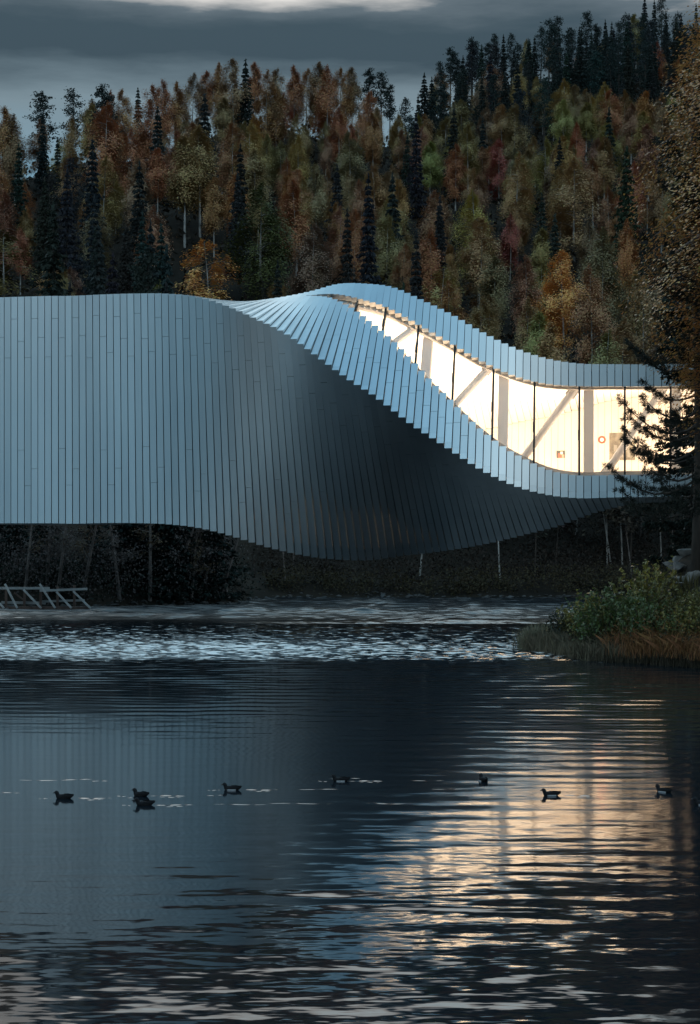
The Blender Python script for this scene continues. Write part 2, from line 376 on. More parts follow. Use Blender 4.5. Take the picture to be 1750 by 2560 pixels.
# ------------------------------------------------------------------ the twisting gallery bridge
KN = np.linspace(-15, 17, 21)
TH = np.radians([0.0, 0.5, 1.1, 1.95, 3.35, 5.81, 9.97, 15.53, 22.35, 32.4, 41.9, 50.69, 59.13, 66.22, 73.3, 79.17, 83.39, 87.04, 88.95, 90.0, 90.0])
ZC = np.array([10.883, 10.899, 10.982, 11.049, 11.107, 11.097, 10.946, 10.71, 10.557, 10.475, 10.33, 10.24, 9.921, 9.607, 9.272, 9.045, 8.957, 9.108, 9.3, 9.404, 9.41])
DCN = np.array([-0.376, -0.3, -0.227, -0.159, -0.1, -0.055, -0.025, -0.015, -0.026, -0.052, -0.076, -0.081, -0.052, 0.009, 0.094, 0.19, 0.286, 0.376, 0.462, 0.545, 0.627])
H0, H1, W0, W1, PSI, YC = 11.648, 12.571, 9.598, 6.305, math.radians(10.253), 84.47
def herm(x, xp, fp):
    x = np.clip(np.asarray(x, float), xp[0], xp[-1]); i = np.clip(np.searchsorted(xp, x)-1, 0, len(xp)-2)
    t = (x-xp[i])/(xp[i+1]-xp[i]); m = np.gradient(fp, xp); m[0] = m[-1] = 0; hh = xp[i+1]-xp[i]
    return (2*t**3-3*t**2+1)*fp[i]+(t**3-2*t**2+t)*hh*m[i]+(-2*t**3+3*t**2)*fp[i+1]+(t**3-t**2)*hh*m[i+1]
A1S = np.array([-2.9, -1.4, -.3, .9, 1.8, 2.6, 3.5, 4.4, 5.3, 6.0, 6.6, 7.3, 8.2, 8.9, 9.7, 10.3, 11.0, 11.8, 13])
A1V = np.array([3.62, 2.98, 2.40, 1.72, 1.06, .60, .12, -.42, -1.0, -1.34, -1.63, -1.95, -2.30, -2.53, -2.73, -2.92, -3.08, -3.17, -3.18])
A2S = np.array([-2.9, -.9, .1, 1.1, 2.0, 2.8, 3.7, 4.6, 5.5, 6.4, 7.4, 8.5, 9.4, 10.2, 11.2, 12.2, 13])
A2V = np.array([3.62, 3.30, 3.17, 3.05, 2.92, 2.80, 2.76, 2.72, 2.67, 2.66, 2.70, 2.77, 2.84, 2.93, 3.07, 3.18, 3.2])
CP, SP = math.cos(PSI), math.sin(PSI)
class Ring:
    def __init__(r, s):
        r.s = s; f = min(max((s+12)/28, 0), 1); f = f*f*(3-2*f)
        r.H = H0+(H1-H0)*f; r.W = W0+(W1-W0)*f
        r.th = float(herm(s, KN, TH)); r.zc = float(herm(s, KN, ZC)); r.dc = float(herm(s, KN, DCN))
        k = r.W/W0; r.a1 = float(herm(s, A1S, A1V))*k; r.a2 = float(herm(s, A2S, A2V))*k
        r.c, r.n = math.cos(r.th), math.sin(r.th)
    def p(r, a, b, ds=0.0):
        d = r.dc + a*r.c - b*r.n; z = r.zc + a*r.n + b*r.c; s = r.s+ds
        return (s*CP + d*SP, YC - s*SP + d*CP, z)
    def box(r, mb, a0, a1, b0, b1, s0, s1, mi=0):
        mb.quad_box([r.p(a0, b0, s0), r.p(a0, b0, s1), r.p(a1, b0, s1), r.p(a1, b0, s0), r.p(a0, b1, s0), r.p(a0, b1, s1), r.p(a1, b1, s1), r.p(a1, b1, s0)], mi)

PITCH = 0.3653
def build_gallery():
    root = empty('gallery_bridge', (0, YC, 0))
    tag(root, 'silver panelled gallery building that twists across the river with a glowing ribbon window', 'building')
    inv = Matrix.Translation((0, -YC, 0))
    def part(name, mb, mats, parent=root, smooth=False):
        o = mb.build(name, mats, None, smooth); o.data.transform(inv); o.parent = parent; return o
    rng = random.Random(5)
    T = .30; hw = (PITCH - .034)/2; hp = PITCH/2
    rest = MB(); back = MB(); lin = MB(); wal = MB(); flo = MB(); under = MB()
    n0, n1 = -74, 66
    panels = 0
    for i in range(n0, n1):
        s = (i+.5)*PITCH; r = Ring(s); H, W = r.H/2, r.W/2
        seen = -18.4 < s < 18.6
        op = s > -2.75 and r.a2 - r.a1 > .05
        def panel(cuts_dir, a0, a1, b0, b1, seams):
            """one board of cladding, split by hairline seams across its length"""
            nonlocal panels
            mb = MB() if (seen and panels < 300) else rest
            q = [0.0] + sorted(seams) + [1.0]
            for j in range(len(q)-1):
                f0, f1 = q[j], q[j+1]
                if cuts_dir == 'b':
                    L_ = b1-b0; g0 = .008 if j > 0 else 0; g1 = .008 if j < len(q)-2 else 0
                    r.box(mb, a0, a1, b0+f0*L_+g0, b0+f1*L_-g1, -hw, hw)
                else:
                    L_ = a1-a0; g0 = .008 if j > 0 else 0; g1 = .008 if j < len(q)-2 else 0
                    r.box(mb, a0+f0*L_+g0, a0+f1*L_-g1, b0, b1, -hw, hw)
            if mb is not rest:
                part('panel', mb, M['alu']); panels += 1
        k = i % 6
        fs = [[.815], [.735], [.905], [.81, .33], [.74, .17], [.9, .25]][k]
        fs = [min(.97, max(.03, f + rng.uniform(-.01, .01))) for f in fs]
        panel('b', -W, -W+T, -H, H, fs)
        if op:
            l1 = r.a1+W; 
            panel('a', -W+T+.004, r.a1, H-T, H, [rng.choice([.3, .45, .62])] if l1 > 2.2 else [])
            panel('a', r.a2, W, H-T, H, [])
        else:
            panel('a', -W+T+.004, W, H-T, H, [.33, .7] if i % 2 else [.5])
        r.box(rest, W-T, W, -H+T+.004, H-T-.004, -hw, hw)            # far side
        r.box(rest, -W+T+.004, W, -H, -H+T, -hw, hw)                 # underside
        # dark membrane behind the boards
        e = T+.002
        r.box(back, -W+e, -W+e+.04, -H+e, H-e, -hp, hp)
        r.box(back, W-e-.04, W-e, -H+e+.045, H-e-.045, -hp, hp)
        r.box(back, -W+e+.042, W-e, -H+e, -H+e+.04, -hp, hp)
        if op:
            if r.a1 - (-W+e+.05) > .05: r.box(back, -W+e+.042, r.a1-.02, H-e-.04, H-e, -hp, hp)
            r.box(back, r.a2+.02, W-e, H-e-.04, H-e, -hp, hp)
        else:
            r.box(back, -W+e+.042, W-e, H-e-.04, H-e, -hp, hp)
        # white lining inside, stepped board by board like the outside
        if s > -7.5:
            g = T+.10; lw = PITCH/2-.007
            r.box(wal, -W+g+.02, W-g-.06, -H+g, -H+g+.05, -lw, lw)   # far wall
            r.box(lin, W-g-.05, W-g, -H+g+.06, H-g-.06, -lw, lw)     # ceiling
            r.box(flo, -W+g-.04, -W+g, -H+g+.06, H-g-.06, -hp, hp)   # floor
            if op:
                r.box(lin, r.a2+.02, W-g-.052, H-g-.05, H-g, -lw, lw)
                if r.a1+W-g > .1: r.box(lin, -W+g+.01, r.a1-.03, H-g-.05, H-g, -lw, lw)
            else:
                r.box(lin, -W+g+.01, W-g-.052, H-g-.05, H-g, -lw, lw)
    tag(part('cladding', rest, M['alu']), kind='stuff')
    tag(part('membrane', back, M['backing']), kind='stuff')
    tag(part('lining', lin, M['lining']), kind='stuff')
    tag(part('wall_boards', wal, M['wall_lining']), kind='stuff')
    part('floor', flo, M['floor'])
    # end walls
    for s_, nm in ((n0*PITCH-.25, 'end_wall'), (n1*PITCH+.25, 'end_wall')):
        mb = MB(); r = Ring(s_); r.box(mb, -r.W/2, r.W/2, -r.H/2, r.H/2, -.2, .2); part(nm, mb, M['alu'])
    mb = MB(); r = Ring(-7.7); r.box(mb, -r.W/2+.45, r.W/2-.45, -r.H/2+.45, r.H/2-.45, -.05, .05); part('inner_wall', mb, M['lining'])
    # mullions, panes, frame
    ms = [-.9, .75, 2.4, 4.2, 6.1, 8.05, 10.05, 12.2, 14.35, 16.5, 18.65, 20.8]
    for s_ in ms:
        r = Ring(s_); mb = MB(); r.box(mb, r.a1-.05, r.a2+.05, r.H/2-.30, r.H/2-.10, -.045, .045)
        mid = r.a1 + (r.a2-r.a1)*.5
        r.box(mb, mid-.45, mid+.05, r.H/2-.10, r.H/2-.06, -.06, .02)
        part('mullion', mb, M['mullion'])
    for s0, s1 in zip(ms[:-1], ms[1:]):
        mb = MB(); n = 6
        ss = np.linspace(s0+.05, s1-.05, n)
        rs_ = [Ring(float(x)) for x in ss]
        for rr in rs_:
            mb.v.append(rr.p(rr.a1-.02, rr.H/2-.2)); mb.v.append(rr.p(rr.a2+.02, rr.H/2-.2))
        for j in range(n-1):
            mb.f.append((2*j, 2*j+2, 2*j+3, 2*j+1)); mb.m.append(0)
        part('glass_pane', mb, M['glass'])
    # smooth rails along the foot and the head of the window, inside the boards
    for which in ('sill', 'head_rail'):
        mb = MB(); prev = None; ss = np.arange(-1.6, 24, .18)
        for s_ in ss:
            rr = Ring(float(s_))
            if which == 'sill': a0, a1 = rr.a1-.06, rr.a1+.20
            else: a0, a1 = rr.a2-.10, rr.a2+.12
            q = [rr.p(a0, rr.H/2-.62), rr.p(a1, rr.H/2-.62), rr.p(a1, rr.H/2-.42), rr.p(a0, rr.H/2-.42)]
            if prev is None: base = len(mb.v); mb.v += q
            else:
                mb.v += q; b = len(mb.v)-8
                for k in range(4):
                    k2 = (k+1) % 4; mb.f.append((b+k, b+k2, b+4+k2, b+4+k)); mb.m.append(0)
            prev = q
        part('window_sill' if which == 'sill' else 'head_rail', mb, M['sill'])
    # steel truss standing just behind the glass
    cols = [.35, 4.62, 8.50, 12.62, 16.75, 20.9]
    for s_ in cols:
        r = Ring(s_); mb = MB(); b1 = r.H/2-.75; W = r.W/2
        r.box(mb, -W+.45, W-.47, b1-.42, b1-.40+.05, -.24, .24)
        r.box(mb, -W+.45, W-.47, b1-.05, b1, -.24, .24)
        r.box(mb, -W+.45, W-.47, b1-.37, b1-.05, -.05, .05)
        part('truss_column', mb, M['white_steel'])
    for c0, c1 in zip(cols[:-1], cols[1:]):
        r0, r1 = Ring(c0+.35), Ring(c1-.35)
        p0 = r0.p(-r0.W/2+.55, r0.H/2-.95); p1 = r1.p(r1.W/2-.65, r1.H/2-.95)
        mb = MB(); mb.tube([p0, p1], [.19, .19], 10)
        for (q0, q1) in ((p0, p1), (p1, p0)):
            q0, q1 = Vector(q0), Vector(q1); d = (q1-q0).normalized()
            mb.beam(q0+d*.1, q0+d*1.0, .06, .5)
        o = part('truss_brace', mb, M['white_steel'], smooth=False)
    return root, part
gallery, gpart = build_gallery()

def wall_item(s, a, w, h, name, label, cat, builder):
    """hang something on the far inner wall at ring s, height a"""
    r = Ring(s); b = -r.H/2+.30+.10+.05+.035
    o = empty(name, r.p(a, b)); o.rotation_euler = (0, 0, -PSI)
    tag(o, label, cat); builder(o, w, h); return o
def flat_mat(name, c): return noise_mat(name, c, tuple(min(1, x*1.25) for x in c), scale=6, rough=.6)
def art_picture(o, w, h):
    mb = MB(); mb.box(-w/2, w/2, -.03, .02, -h/2, h/2); mb.build('canvas', flat_mat('dark_canvas', (.05, .05, .045)), o)
    for nm, x0, x1, z0, z1, c in (('red_patch', -.3, .05, -.5, .1, (.55, .08, .05)), ('pale_patch', -.05, .25, .0, .35, (.7, .55, .45)), ('brown_patch', .12, .42, -.5, -.05, (.35, .2, .14))):
        mb = MB(); mb.box(x0*w, x1*w, -.038, -.031, z0*h, z1*h); mb.build(nm, flat_mat(nm, c), o)
def art_disc(o, w, h):
    for nm, R, y, c in (('disc', w/2, -.02, (.55, .05, .025)), ('ring', w*.24, -.03, (.75, .62, .55)), ('centre', w*.13, -.04, (.15, .2, .38))):
        mb = MB(); mb.tube([(0, .02, 0), (0, y-.02, 0)], [R, R], 24); mb.build(nm, flat_mat(nm, c), o)
def art_stair(o, w, h):
    mb = MB(); n = 6
    for k in range(n): mb.box(-w/2+k*w/n, -w/2+(k+1)*w/n-.004, -.03, .02, -h/2, h/2-(k+.6)*h/n)
    mb.build('stepped_panel', flat_mat('stepped_brown', (.09, .065, .05)), o)
def art_big(o, w, h):
    mb = MB(); mb.box(-w/2, w/2, -.03, .02, -h/2, h/2); mb.build('canvas', noise_mat('mottled_canvas', (.06, .05, .04), (.2, .18, .14), scale=3, rough=.7), o)
    for x in (-.3, -.05, .22):
        mb = MB(); mb.box((x-.02)*w, (x+.1)*w, -.038, -.031, -.4*h, (.35-abs(x))*h); mb.build('pale_patch', flat_mat('art_grey', (.16, .15, .13)), o)
wall_item(8.75, .35, .62, .62, 'stepped_artwork', 'small dark brown stepped artwork low on the inner wall, left of the pictures', 'artwork', art_stair)
wall_item(10.75, .6, .46, .40, 'small_picture', 'small square picture with red and dark patches on the lit inner wall', 'picture', art_picture)
wall_item(13.0, .7, .42, .42, 'round_artwork', 'small round red artwork with blue centre on the lit inner wall', 'artwork', art_disc)
wall_item(14.1, .1, 1.4, 1.5, 'dark_painting', 'large dark mottled painting low behind the right brace', 'painting', art_big)

def interior_lights():
    for s_ in (-3.5, 0.5, 3.5, 6.5, 9.5, 12.5, 15.5, 18.5, 21.5):
        r = Ring(s_)
        for e, a_, b_, ta, tb in ((90, r.W/2-.9, r.H/2-2.3, -r.W/2+1.5, -r.H/2+1.2), (590, -r.W/2+1.05, r.H/2-1.5, r.W/2-.5, -r.H/2+3.5)):
            ld = bpy.data.lights.new('gallery_lamp', 'AREA'); ld.shape = 'RECTANGLE'; ld.size = 1.6; ld.size_y = .4
            ld.energy = e; ld.color = (1.0, .765, .53)
            o = bpy.data.objects.new('gallery_lamp', ld); C.objects.link(o)
            pos = Vector(r.p(a_, b_)); tgt = Vector(r.p(ta, tb))
            o.location = pos; o.rotation_euler = (pos-tgt).to_track_quat('Z', 'Y').to_euler()
interior_lights()

# ------------------------------------------------------------------ vegetation
def leaf_mesh(name, P, size, mat, rs, aspect=1.6, nrm=None, droop=0.0, extra=None, face=None):
    """one small bent leaf face for every point; rnd and hue vary leaf by leaf"""
    P = np.asarray(P, float); n = len(P)
    d = rs.normal(size=(n, 3)); d[:, 2] -= droop; d /= np.linalg.norm(d, axis=1)[:, None]
    if nrm is not None: d = nrm/np.maximum(np.linalg.norm(nrm, axis=1)[:, None], 1e-6)
    if face is not None:
        fn = face/np.maximum(np.linalg.norm(face, axis=1)[:, None], 1e-6) + rs.normal(size=(n, 3))*.15
        d = d - fn*((d*fn).sum(1)/(fn*fn).sum(1))[:, None]; d /= np.maximum(np.linalg.norm(d, axis=1)[:, None], 1e-6)
        e = np.cross(d, fn)
    else: e = np.cross(d, rs.normal(size=(n, 3)))
    e /= np.maximum(np.linalg.norm(e, axis=1)[:, None], 1e-6)
    L_ = (size*rs.uniform(.65, 1.35, n))[:, None]; W_ = L_/aspect
    V = np.stack([P - d*L_*.5, P + e*W_*.5, P + d*L_*.5, P - e*W_*.5], 1).reshape(-1, 3)
    F = np.arange(4*n).reshape(n, 4)
    me = bpy.data.meshes.new(name)
    me.vertices.add(4*n); me.vertices.foreach_set('co', V.ravel())
    me.loops.add(4*n); me.loops.foreach_set('vertex_index', F.ravel())
    me.polygons.add(n); me.polygons.foreach_set('loop_start', np.arange(0, 4*n, 4)); me.polygons.foreach_set('loop_total', np.full(n, 4))
    me.update(calc_edges=True)
    for nm, v in (('rnd', rs.uniform(0, 1, n)), ('hue', rs.uniform(0, 1, n) if extra is None else extra)):
        a = me.attributes.new(nm, 'FLOAT', 'POINT'); a.data.foreach_set('value', np.repeat(v, 4).astype(np.float32))
    me.materials.append(mat)
    return me

def birch_meshes(seed, h, n, leaf, R=None, base=.33, slim=1.0, weep=.35, tk=.011, bark='bark_birch', nb=46, sg=1.0):
    rs = np.random.RandomState(seed); R = (R or h*.16)*slim
    tr = MB(); lean = rs.normal(0, .018, 2)
    axis = lambda t: np.array([lean[0]*h*t + .02*h*math.sin(t*3+seed)*t, lean[1]*h*t, h*t])
    r0 = tk*h
    tr.tube([axis(t) for t in np.linspace(0, .96, 8)], [r0*(1-.93*t) for t in np.linspace(0, 1, 8)], 6)
    pts = []
    for b in range(nb):
        t = base + (1-base)*((b+rs.uniform(0, 1))/nb)
        prof = max(.06, math.sin(math.pi*min(1, ((t-base)/(1-base))*.83+.17))**.75) * rs.uniform(.65, 1.12)
        L_ = R*prof; az = rs.uniform(0, 6.283); dr = np.array([math.cos(az), math.sin(az), 0])
        p0 = axis(t*.97); up = rs.uniform(.35, .9)
        k = np.linspace(0, 1, 6)[:, None]
        path = p0 + dr*L_*k + np.array([0, 0, 1])*(L_*(up*k - (up*.55+weep)*k**2.2))
        if b % 2 == 0: tr.tube(path[:5], [max(.006*h*.35*(1-kk*.8), .012) for kk in k[:5, 0]], 4, cap=False)
        m = max(4, int(n/nb*(.35+prof)))
        kk = rs.uniform(.25, 1.05, m)**.8
        q = np.stack([np.interp(kk, k[:, 0], path[:, j]) for j in range(3)], 1)
        sig = np.array([.035, .035, .04])*h*np.clip(prof+.25, 0, 1.1)*sg
        off = rs.normal(size=(m, 3))*sig*.75; off[:, 2] -= np.abs(rs.normal(size=m))*.05*h*weep*2.2*min(1, sg*1.6)
        pts.append(q+off)
    pts = np.concatenate(pts)
    if len(pts) > n: pts = pts[rs.permutation(len(pts))[:n]]
    ctr = np.stack([lean[0]*pts[:, 2], lean[1]*pts[:, 2], np.minimum(pts[:, 2]-.25*R, h*(base+.25))*.35+pts[:, 2]*.65], 1)
    fc = pts-ctr; fc[:, 2] += 1.0*R
    cr = leaf_mesh('crown', pts, leaf, M['leaf'], rs, droop=.9, face=fc)
    return tr.mesh('trunk', M[bark]), cr

def spruce_meshes(seed, h, n, leaf, R=None, base=.06):
    rs = np.random.RandomState(seed); R = R or h*.17
    tr = MB(); tr.tube([(0, 0, 0), (0, 0, h*.5), (0, 0, h*.99)], [.013*h, .007*h, .001*h], 6)
    pts = []; dirs = []; layers = int(h*1.5)
    for l in range(layers):
        t = base + (1-base)*(l+rs.uniform(-.2, .2))/layers
        rad = R*(1-t)**.82 * rs.uniform(.8, 1.12) + .05
        nb = 7 if t < .8 else 5
        a0 = rs.uniform(0, 6.28)
        for b in range(nb):
            az = a0 + 6.283*b/nb + rs.normal(0, .2); L_ = rad*rs.uniform(.65, 1.15)
            dr = np.array([math.cos(az), math.sin(az), 0])
            m = max(2, int(n/(layers*nb)*(.5+1.2*L_/R)*1.5))
            k = rs.uniform(.12, 1, m)
            z = t*h + L_*(-.55*k + .32*k**2.5)
            P = dr[None]*(L_*k)[:, None]; P[:, 2] = z
            side = np.array([-dr[1], dr[0], 0]); w = rs.normal(0, .14, m)*L_*(1.1-k)
            P += side[None]*w[:, None]; P[:, 2] -= np.abs(rs.normal(0, .28, m))*.6*min(1, L_)
            pts.append(P); dd = dr[None]*.6 + side[None]*(np.sign(w)*.5)[:, None] + rs.normal(0, .25, (m, 3)); dd[:, 2] -= .55
            dirs.append(dd)
    pts = np.concatenate(pts); dirs = np.concatenate(dirs)
    top = np.stack([np.zeros(14), np.zeros(14), np.linspace(.93, 1.01, 14)*h], 1) + rs.normal(0, .05, (14, 3)); pts = np.concatenate([pts, top]); dirs = np.concatenate([dirs, np.tile([[0, .3, 1]], (14, 1)) + rs.normal(0, .4, (14, 3))])
    return tr.mesh('trunk', M['bark_dark']), leaf_mesh('crown', pts, leaf, M['needle'], rs, aspect=2.6, nrm=dirs)

def pine_meshes(seed, h, n, leaf, R=None, base=.38):
    rs = np.random.RandomState(seed); R = R or h*.15
    tr = MB(); bend = rs.normal(0, .02*h, 2)
    ax = lambda t: np.array([bend[0]*math.sin(t*2.6), bend[1]*math.sin(t*2.2), h*t])
    tr.tube([ax(t) for t in np.linspace(0, .98, 7)], [.014*h*(1-.9*t) for t in np.linspace(0, 1, 7)], 6)
    pts = []; nb = 34
    for b in range(nb):
        t = base + (1-base)*(b+rs.uniform(0, 1))/nb
        prof = (1-(t-base)/(1-base))**.6*.85+.16; L_ = R*prof*rs.uniform(.55, 1.25)
        az = rs.uniform(0, 6.283); dr = np.array([math.cos(az), math.sin(az), rs.uniform(.1, .6)])
        p0 = ax(t); tip = p0+dr*L_
        tr.tube([p0, p0+dr*L_*.55, tip], [.0035*h*prof+.015, .012, .008], 4, cap=False)
        for c in range(5):
            kk = .35+.65*(c+rs.uniform(0, 1))/5; ctr = p0+dr*L_*kk + rs.normal(0, .09*R, 3)
            m = max(3, int(n/nb/5)); pts.append(ctr + rs.normal(0, 1, (m, 3))*np.array([.13, .13, .075])*R*1.25)
    pts.append(ax(1) + rs.normal(0, 1, (20, 3))*np.array([.05, .05, .16])*R)
    pts = np.concatenate(pts)
    return tr.mesh('trunk', M['bark_dark']), leaf_mesh('crown', pts, leaf, M['needle'], rs, aspect=2.2, droop=-.8)

def make_tree(name, meshes, loc, scale=1.0, rz=0.0, color=(.1, .1, .1), label=None, cat='tree', group=None, sx=1.0):
    r = empty(name, loc, rz); r.scale = (scale*sx, scale*sx, scale)
    tag(r, label, cat, group)
    t = link('trunk', meshes[0], None, r); c = link('crown', meshes[1], None, r); c.color = tuple(color) + (1,)
    return r

B_VAR = [birch_meshes(10+i, 16.0, 16000, .25, R=2.9, base=(.20, .28, .16, .36, .24, .22, .40, .15)[i], slim=(1, .85, 1.15, .8, .95, 1.1, .75, 1.25)[i], weep=(.3, .45, .35, .3, .5, .25, .35, .45)[i]) for i in range(8)]
S_VAR = [spruce_meshes(40+i, 17.0, 2300, .62, R=(2.9, 2.4, 3.3, 2.7)[i]) for i in range(4)]
P_VAR = [pine_meshes(60+i, 16.0, 1900, .42, R=(2.5, 2.2, 2.9, 2.5)[i], base=(.35, .45, .30, .22)[i]) for i in range(4)]
BUSHY = [birch_meshes(80+i, 9.0, 4200, .26, R=3.0, base=.06, weep=.35) for i in range(2)]

HUES = {'rust orange': (0.421, 0.184, 0.093), 'amber': (0.441, 0.240, 0.107), 'olive': (0.377, 0.251, 0.113), 'pale brown': (0.432, 0.270, 0.138),
        'yellow green': (0.402, 0.304, 0.121), 'dull brown': (0.327, 0.205, 0.114), 'reddish': (0.421, 0.136, 0.107), 'golden': (0.729, 0.373, 0.131)}
def slope_spot(u, vtop, h, lo=124, hi=440):
    """where on the hillside a tree of height h in direction u would reach elevation line vtop"""
    best = None
    for Y in np.arange(lo, hi, 1.0):
        X = (u-875)/4000*Y; z = float(terrain(X, Y)); v = 1345 - 4000*(z+h-CAM_H)/Y
        if best is None or abs(v-vtop) < best[0]: best = (abs(v-vtop), X, Y, z)
        if v <= vtop or Y > np.interp(X, RX, RY)+4: break
    return best[1:]

rng = random.Random(11)
placed = []; sight = []
def hill_tree(u, vtop, h, kind, var, hue, label, group=None, sx=1.0, lo=124, hi=440):
    X, Y, z = slope_spot(u, vtop, h, lo, hi)
    V, H_, nm, cat = {'birch': (B_VAR, 16.0, 'birch_tree', 'birch'), 'spruce': (S_VAR, 17.0, 'spruce_tree', 'spruce'), 'pine': (P_VAR, 16.0, 'pine_tree', 'pine'), 'bushy': (BUSHY, 9.0, 'bushy_tree', 'tree')}[kind]
    col = HUES[hue] if isinstance(hue, str) else hue
    placed.append((X, Y, 3.0 if kind != 'bushy' else 4))
    if kind in ('birch', 'bushy'): sight.append((X/Y, .026 if kind == 'bushy' else .009, Y))
    return make_tree(nm, V[var % len(V)], (X, Y, z-.3), h/H_, rng.uniform(0, 6.28), col, label, cat, group, sx)
SPR, PIN = (.026, .034, .030), (.020, .030, .027)
# trees one can single out
hill_tree(522, 585, 9.5, 'bushy', 0, 'golden', 'broad round golden tree just above the flat left end of the roof', sx=1.3, lo=150)
hill_tree(8, 560, 10.5, 'bushy', 1, (.15, .105, .035), 'pale yellow bushy tree cut by the left picture edge above the roof', sx=1.3, lo=150)
hill_tree(655, 440, 17, 'birch', 7, (.10, .105, .036), 'tall fresh green tree on the slope above the roof bend', sx=1.15)
hill_tree(742, 430, 14, 'birch', 1, 'rust orange', 'small orange crowned birch on bare trunk right of the fresh green tree')
hill_tree(535, 430, 12, 'birch', 3, 'amber', 'small amber birch left of the fresh green tree on the slope')
hill_tree(462, 325, 17, 'birch', 6, 'olive', 'birch with twin bright white trunks high on the left slope')
hill_tree(500, 300, 17, 'birch', 3, 'olive', 'birch with one long white bare trunk high on the left slope')
hill_tree(614, 150, 18, 'spruce', 0, SPR, 'lone dark spruce among the orange birches on the skyline')
hill_tree(95, 220, 15, 'pine', 3, PIN, 'wide crowned dark pine standing on the skyline at far left', sx=1.45)
hill_tree(180, 210, 14, 'pine', 3, PIN, 'slimmer dark pine on the skyline right of the wide crowned one', sx=1.15)
hill_tree(345, 200, 14, 'spruce', 1, SPR, 'small pointed spruce spire on the left skyline')
hill_tree(1247, 335, 12, 'birch', 2, 'reddish', 'reddish birch in the middle of the right slope')
hill_tree(1275, 525, 10, 'birch', 4, 'reddish', 'small reddish tree lower on the right slope')
hill_tree(1435, 385, 16, 'birch', 2, 'pale brown', 'broad pale brown birch on the right slope, largest of its row', sx=1.2)
hill_tree(1080, 555, 13, 'birch', 1, 'rust orange', 'orange birch with pointed crown just above the right roof crest')
hill_tree(1410, 610, 14, 'birch', 5, 'golden', 'golden birch low on the right slope above the sloping roof')
hill_tree(1555, 780, 11, 'birch', 7, 'pale brown', 'broad pale brown birch rising directly behind the low right roof', sx=1.25)
hill_tree(1100, 655, 10, 'bushy', 0, 'yellow green', 'rounded yellow green tree touching the roof crest', lo=150)
for u, v, h in ((920, 150, 15), (955, 165, 15), (975, 195, 13), (1015, 215, 12)):
    hill_tree(u, v, h, 'pine', rng.randrange(4), PIN, 'dark pine in the small group beside the notch of the skyline', 'dark pines beside the skyline notch')
# skyline birches in front of the bright sky
for i, (u, v) in enumerate(((410, 180), (440, 170), (480, 172), (515, 160), (550, 145), (585, 135), (640, 145), (665, 165), (690, 160), (735, 142), (765, 140), (800, 145), (815, 150), (850, 160), (880, 155), (285, 215), (310, 210), (235, 235), (260, 240), (15, 255), (38, 275), (385, 200))):
    hue = ('rust orange', 'amber', 'dull brown')[i % 3]
    hill_tree(u, v, rng.uniform(14, 19), 'birch', i, hue, '%s birch on the skyline, seen against the grey sky' % hue, '%s birches along the skyline' % hue, sx=.9)
# dark pines crowning the right hill
for i in range(34):
    u = 1045 + i*19.5 + rng.uniform(-7, 7); v = np.interp(u, [1045, 1100, 1240, 1380, 1540, 1700], [205, 135, 92, 58, 28, 5]) + rng.uniform(-18, 30)
    k = 'pine' if rng.random() < .6 else 'spruce'
    hill_tree(u, v, rng.uniform(12, 17), k, rng.randrange(4), PIN if k == 'pine' else SPR,
              'dark %s along the crest of the right hill' % k, 'dark %ss crowning the right hill' % k, sx=rng.uniform(.8, 1.05), lo=300)
for i in range(26):
    u = rng.uniform(1080, 1720); v = np.interp(u, [1045, 1100, 1240, 1380, 1540, 1700], [235, 200, 150, 120, 95, 70]) + rng.uniform(-10, 50)
    hill_tree(u, v, rng.uniform(12, 16), 'spruce' if i % 2 else 'pine', rng.randrange(4), SPR if i % 2 else PIN,
              'dark %s just below the crest of the right hill' % ('spruce' if i % 2 else 'pine'), 'dark %ss just below the right crest' % ('spruce' if i % 2 else 'pine'), lo=280)

